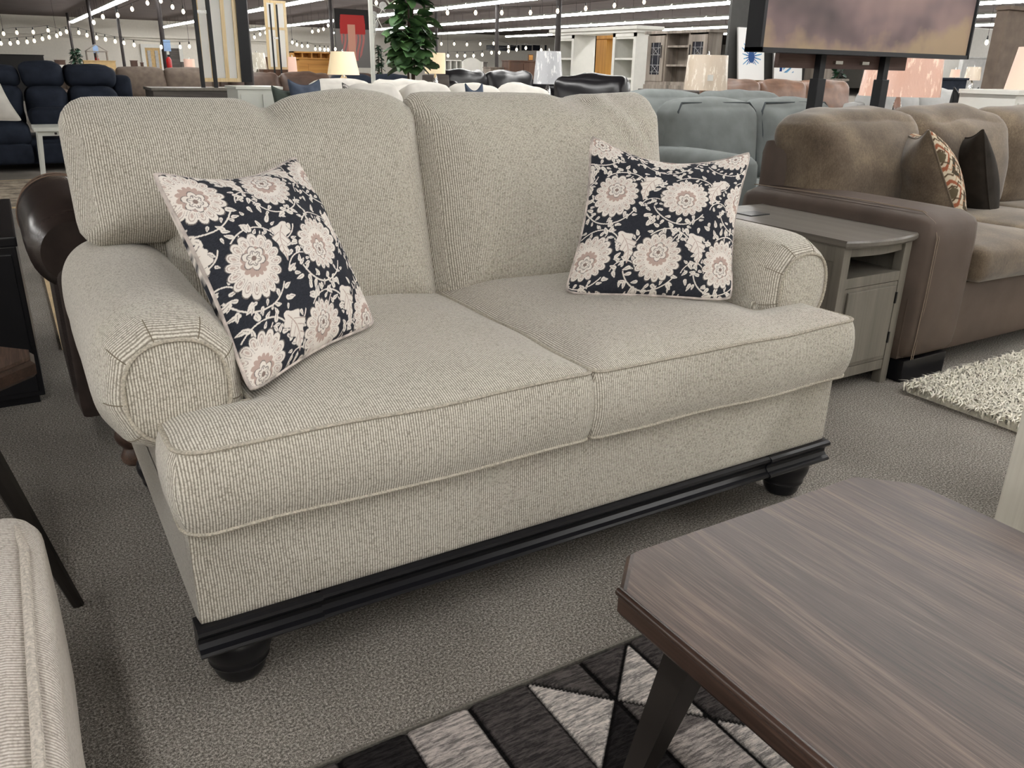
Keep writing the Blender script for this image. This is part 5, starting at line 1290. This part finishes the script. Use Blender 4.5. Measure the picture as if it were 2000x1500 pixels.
# plants
def leaf_mesh(mb, p, dirv, L, w_, droop=.25, rsd=0):
    dirv = Vector(dirv).normalized(); side = dirv.cross(Vector((0, 0, 1)))
    if side.length < .1: side = Vector((1, 0, 0))
    side.normalize(); up = side.cross(dirv); side = (side*math.cos(rsd)+up*math.sin(rsd)); n_ = 5; V = []
    for k in range(n_+1):
        q = k/n_; ww = w_*math.sin(PI*(q*.9+.06))**.8*(1+.15*q); b_ = Vector(p)+dirv*L*q+Vector((0, 0, -droop*L*q*q))
        up2 = up*(.12*w_)
        V += [b_-side*ww+up2*1.5, b_, b_+side*ww+up2*1.5]
    Fc = []
    for k in range(n_):
        a = k*3; Fc += [(a, a+1, a+4, a+3), (a+1, a+2, a+5, a+4)]
    mb.add(V, Fc)
def plant(name, label, base, h, rad, nleaf, L, w_, mat, pot=None, zlow=.5, trunks=3, seed=1, prof=None, potr=.16):
    rs = random.Random(seed); t = thing(name, tuple(base), label, 'plant')
    mb = MB()
    for k in range(trunks):
        a = k*2.1; mb.tube([(base[0]+.03*math.cos(a), base[1]+.03*math.sin(a), base[2]+.2), (base[0]+.05*math.cos(a+1), base[1]+.05*math.sin(a+1), base[2]+h*.5), (base[0]+.04*math.cos(a+2), base[1]+.04*math.sin(a+2), base[2]+h*.95)], [.018, .014, .008], 7)
    part('trunk', mb, M['stem'], t)
    mb = MB()
    for k in range(nleaf):
        f = rs.random(); z = base[2]+zlow*h+(1-zlow)*h*f; a = rs.uniform(0, 2*PI); R = rad*(prof(f) if prof else 1)*rs.uniform(.2, 1)
        p = (base[0]+R*.75*math.cos(a), base[1]+R*.75*math.sin(a), z)
        leaf_mesh(mb, p, (math.cos(a+rs.uniform(-.6, .6)), math.sin(a+rs.uniform(-.6, .6)), rs.uniform(-.5, .6)), L*rs.uniform(.7, 1.15), w_*rs.uniform(.8, 1.1), rs.uniform(.1, .5), rs.uniform(-.6, .6))
    part('foliage', mb, mat, t, True, angle=180)
    part('pot', MB().lathe(tuple(base), [(potr*.75, 0), (potr, .32), (potr*.92, .32), (potr*.9, .28)], 20), pot or M['board'], t)
c = at(803, 110, d=11)
plant('fig_tree', 'tall fiddle-leaf fig tree with broad dark green leaves, behind the middle of the loveseat', (c.x, c.y, 0), 2.35, .28, 200, .24, .095, M['leaf'], zlow=.47, prof=lambda f: (.95 if f < .6 else .75), seed=4)
c = at(741, 115, d=17)
plant('potted_tree', 'small dark green artificial tree left of the fig tree', (c.x, c.y, 0), 1.55, .14, 260, .09, .018, M['leafdark'], zlow=.35, prof=lambda f: 1.1-f, seed=6)
c = at(149, 115, d=42)
plant('potted_tree', 'thin dark potted tree at the foot of the far left post', (c.x, c.y, 0), 1.75, .32, 240, .20, .05, M['leafdark'], zlow=.30, prof=lambda f: 1-f*.5, seed=8)
c = at(1642, 130, d=13.0)
plant('potted_plant', 'small dark green plant behind the framed painting stand', (c.x, c.y, .95), .30, .07, 50, .09, .03, M['leafdark'], zlow=.3, seed=9, potr=.05)
o = block('pedestal', 'weathered cupboard behind the tan leather sofa, beside the small plant', 'cupboard', M['oakgrey'], 1603, 1630, 125, 13.5, .4, panels=1)
block('pedestal', 'low grey stand carrying the small plant behind the painting', 'stand', M['oakgrey'], 1630, 1655, 154, 12.8, .4)
c = at(1962, 118, d=9.8)
plant('potted_tree', 'leafy light green plant beside the far right lamp', (c.x, c.y, 0), 1.50, .15, 200, .08, .02, M['leaflight'], zlow=.55, seed=12)
c = at(1985, 90, d=9)
block('curtain_panel', 'taupe upholstered panel above the far right lamp', 'panel', M['taupe'], 1972, 2060, 15, 6.6, .1)
block('mirror', 'wide mirror with a dark frame on the back wall between the right lamps', 'mirror', M['ltgrey'], 1883, 1955, 112, 20, .1)
block('dark_bench', 'dark tufted bench far behind the light grey sofa', 'bench', M['navy'], 1828, 1890, 152, 12, .5)
block('accent_wall', 'light grey partition with a white ledge on the far right side', 'partition', M['wallgrey'], 1800, 2100, 58, 30, .2, top=M['white'])
# dining set glimpsed by the fig tree
for px, lb in ((838, 'dark cane dining chair behind the fig tree pot'), (866, 'dark cane dining chair right of the fig tree pot')):
    x0_, x1_, y0_, y1_, z0_, z1_ = pbox(px-12, px+12, 146, None, 12.6, .45, zb=0)
    t = thing('dining_chair', ((x0_+x1_)/2, y0_, 0), lb, 'chair')
    part('backrest', MB().add(*soft(x0_, x1_, y0_, y0_+.05, .5, z1_, r=.02, n=4)), M['oakdark'], t)
    part('seat', MB().box(x0_, x1_, y0_, y1_, .44, .49, .01), M['oakdark'], t, False)
    for x in (x0_+.02, x1_-.02):
        for y in (y0_+.02, y1_-.02): part('leg', MB().box(x-.02, x+.02, y-.02, y+.02, 0, .44), M['oakdark'], t, False)

# string lights
def string(name, label, pts, d, group, r=.021):
    P = [at(px, py, d=d if not callable(d) else d(px)) for px, py in pts]
    cb = [tuple(p+Vector((0, 0, .075))) for p in P]; cb = [(cb[0][0], cb[0][1], 3.5)]+cb+[(cb[-1][0], cb[-1][1], 3.5)]
    if len(cb) > 1:
        o = part('cable', MB().tube(cb, .0025, 4), M['pole'], None); o.name = 'string_light_cable'; tag(o, label[1], 'cable')
    if name not in PROTO:
        t = thing('string_bulb', (0, 0, 0), label[0], 'light bulb', group)
        part('glass', MB().lathe((0, 0, 0), [(.004, -r*1.35), (r*.7, -r*.95), (r, -r*.1), (r*.85, r*.7), (r*.4, r*1.5)], 14), M['bulb'], t)
        part('socket', MB().lathe((0, 0, r*1.4), [(r*.45, 0), (r*.5, .02), (r*.3, .048)], 10), M['plasticblack'], t)
        PROTO[name] = (t, [q for q in bpy.data.objects if q.parent == t]); fresh = True
    else: fresh = False
    t, kk = PROTO[name]
    for k, p in enumerate(P):
        if k == 0 and fresh: t.location = p
        else:
            c = copy_tree(t, p, label=label[0], kids=kk); c['group'] = group
PROTO = {}
string('b', ('warm string bulb in the upper strand sweeping up over the far left', 'thin dark cable of the upper left bulb strand'), [(183, 44), (201, 33), (230, 30), (258, 18), (288, 6), (314, 2), (337, 14), (358, 23)], 11, 'bulbs of the upper left strand')
string('b', ('warm string bulb in the strand just under the far left ceiling line', 'thin dark cable of the strand under the left ceiling line'), [(7, 66), (33, 64), (65, 63), (94, 60), (118, 66), (130, 62), (154, 64), (170, 69), (189, 74), (206, 77), (225, 81), (242, 84), (262, 88), (315, 92), (352, 92), (370, 91)], 13, 'bulbs under the left ceiling line')
string('b', ('warm string bulb in the lowest strand on the far left wall', 'thin dark cable of the lowest left strand'), [(2, 85), (20, 85), (35, 83), (53, 82), (67, 80), (83, 76), (96, 73), (111, 70)], 13, 'bulbs of the lowest left strand')
string('b', ('small bulb in the strand between the large and narrow canvases', 'thin cable of the strand between the two canvases'), [(482, 75), (497, 73), (508, 67), (519, 64)], 16, 'bulbs between the canvases')
string('b', ('small bulb in the strand rising right of the narrow canvas', 'thin cable of the strand right of the narrow canvas'), [(610, 62), (622, 60), (632, 57), (641, 50)], 16, 'bulbs rising right of the narrow canvas')
string('b', ('small bulb in the low strand above the pine sideboard', 'thin cable of the low strand above the pine sideboard'), [(571, 83), (580, 87), (590, 90), (601, 90), (616, 96), (625, 96), (634, 97), (641, 97), (655, 96)], 16, 'bulbs above the pine sideboard')
string('b', ('warm string bulb high in front of the ceiling lights right of the fig tree', 'thin cable of the high strand right of the fig tree'), [(735, 6), (771, 11), (874, 25), (929, 25), (980, 25), (1036, 25), (1089, 22), (1144, 17), (1200, 11), (1258, 4)], 11, 'bulbs of the high middle strand')
string('b', ('small bulb in the upper strand on the wall above the white cube shelf', 'thin cable of the upper strand above the cube shelf'), [(862, 86), (887, 86), (912, 87), (938, 86), (964, 85), (993, 92), (1009, 97)], 17, 'bulbs of the upper strand above the cube shelf')
string('b', ('small bulb in the lower strand on the wall above the white cube shelf', 'thin cable of the lower strand above the cube shelf'), [(875, 109), (893, 109), (908, 109), (925, 109), (942, 107), (960, 103), (975, 103), (993, 100), (1009, 97), (1027, 94), (1057, 98)], 15.5, 'bulbs of the lower strand above the cube shelf')
string('b', ('warm string bulb in front of the grey partition right of the framed painting', 'thin cable in front of the grey right partition'), [(1927, 83), (1967, 84)], 10, 'bulbs right of the framed painting')
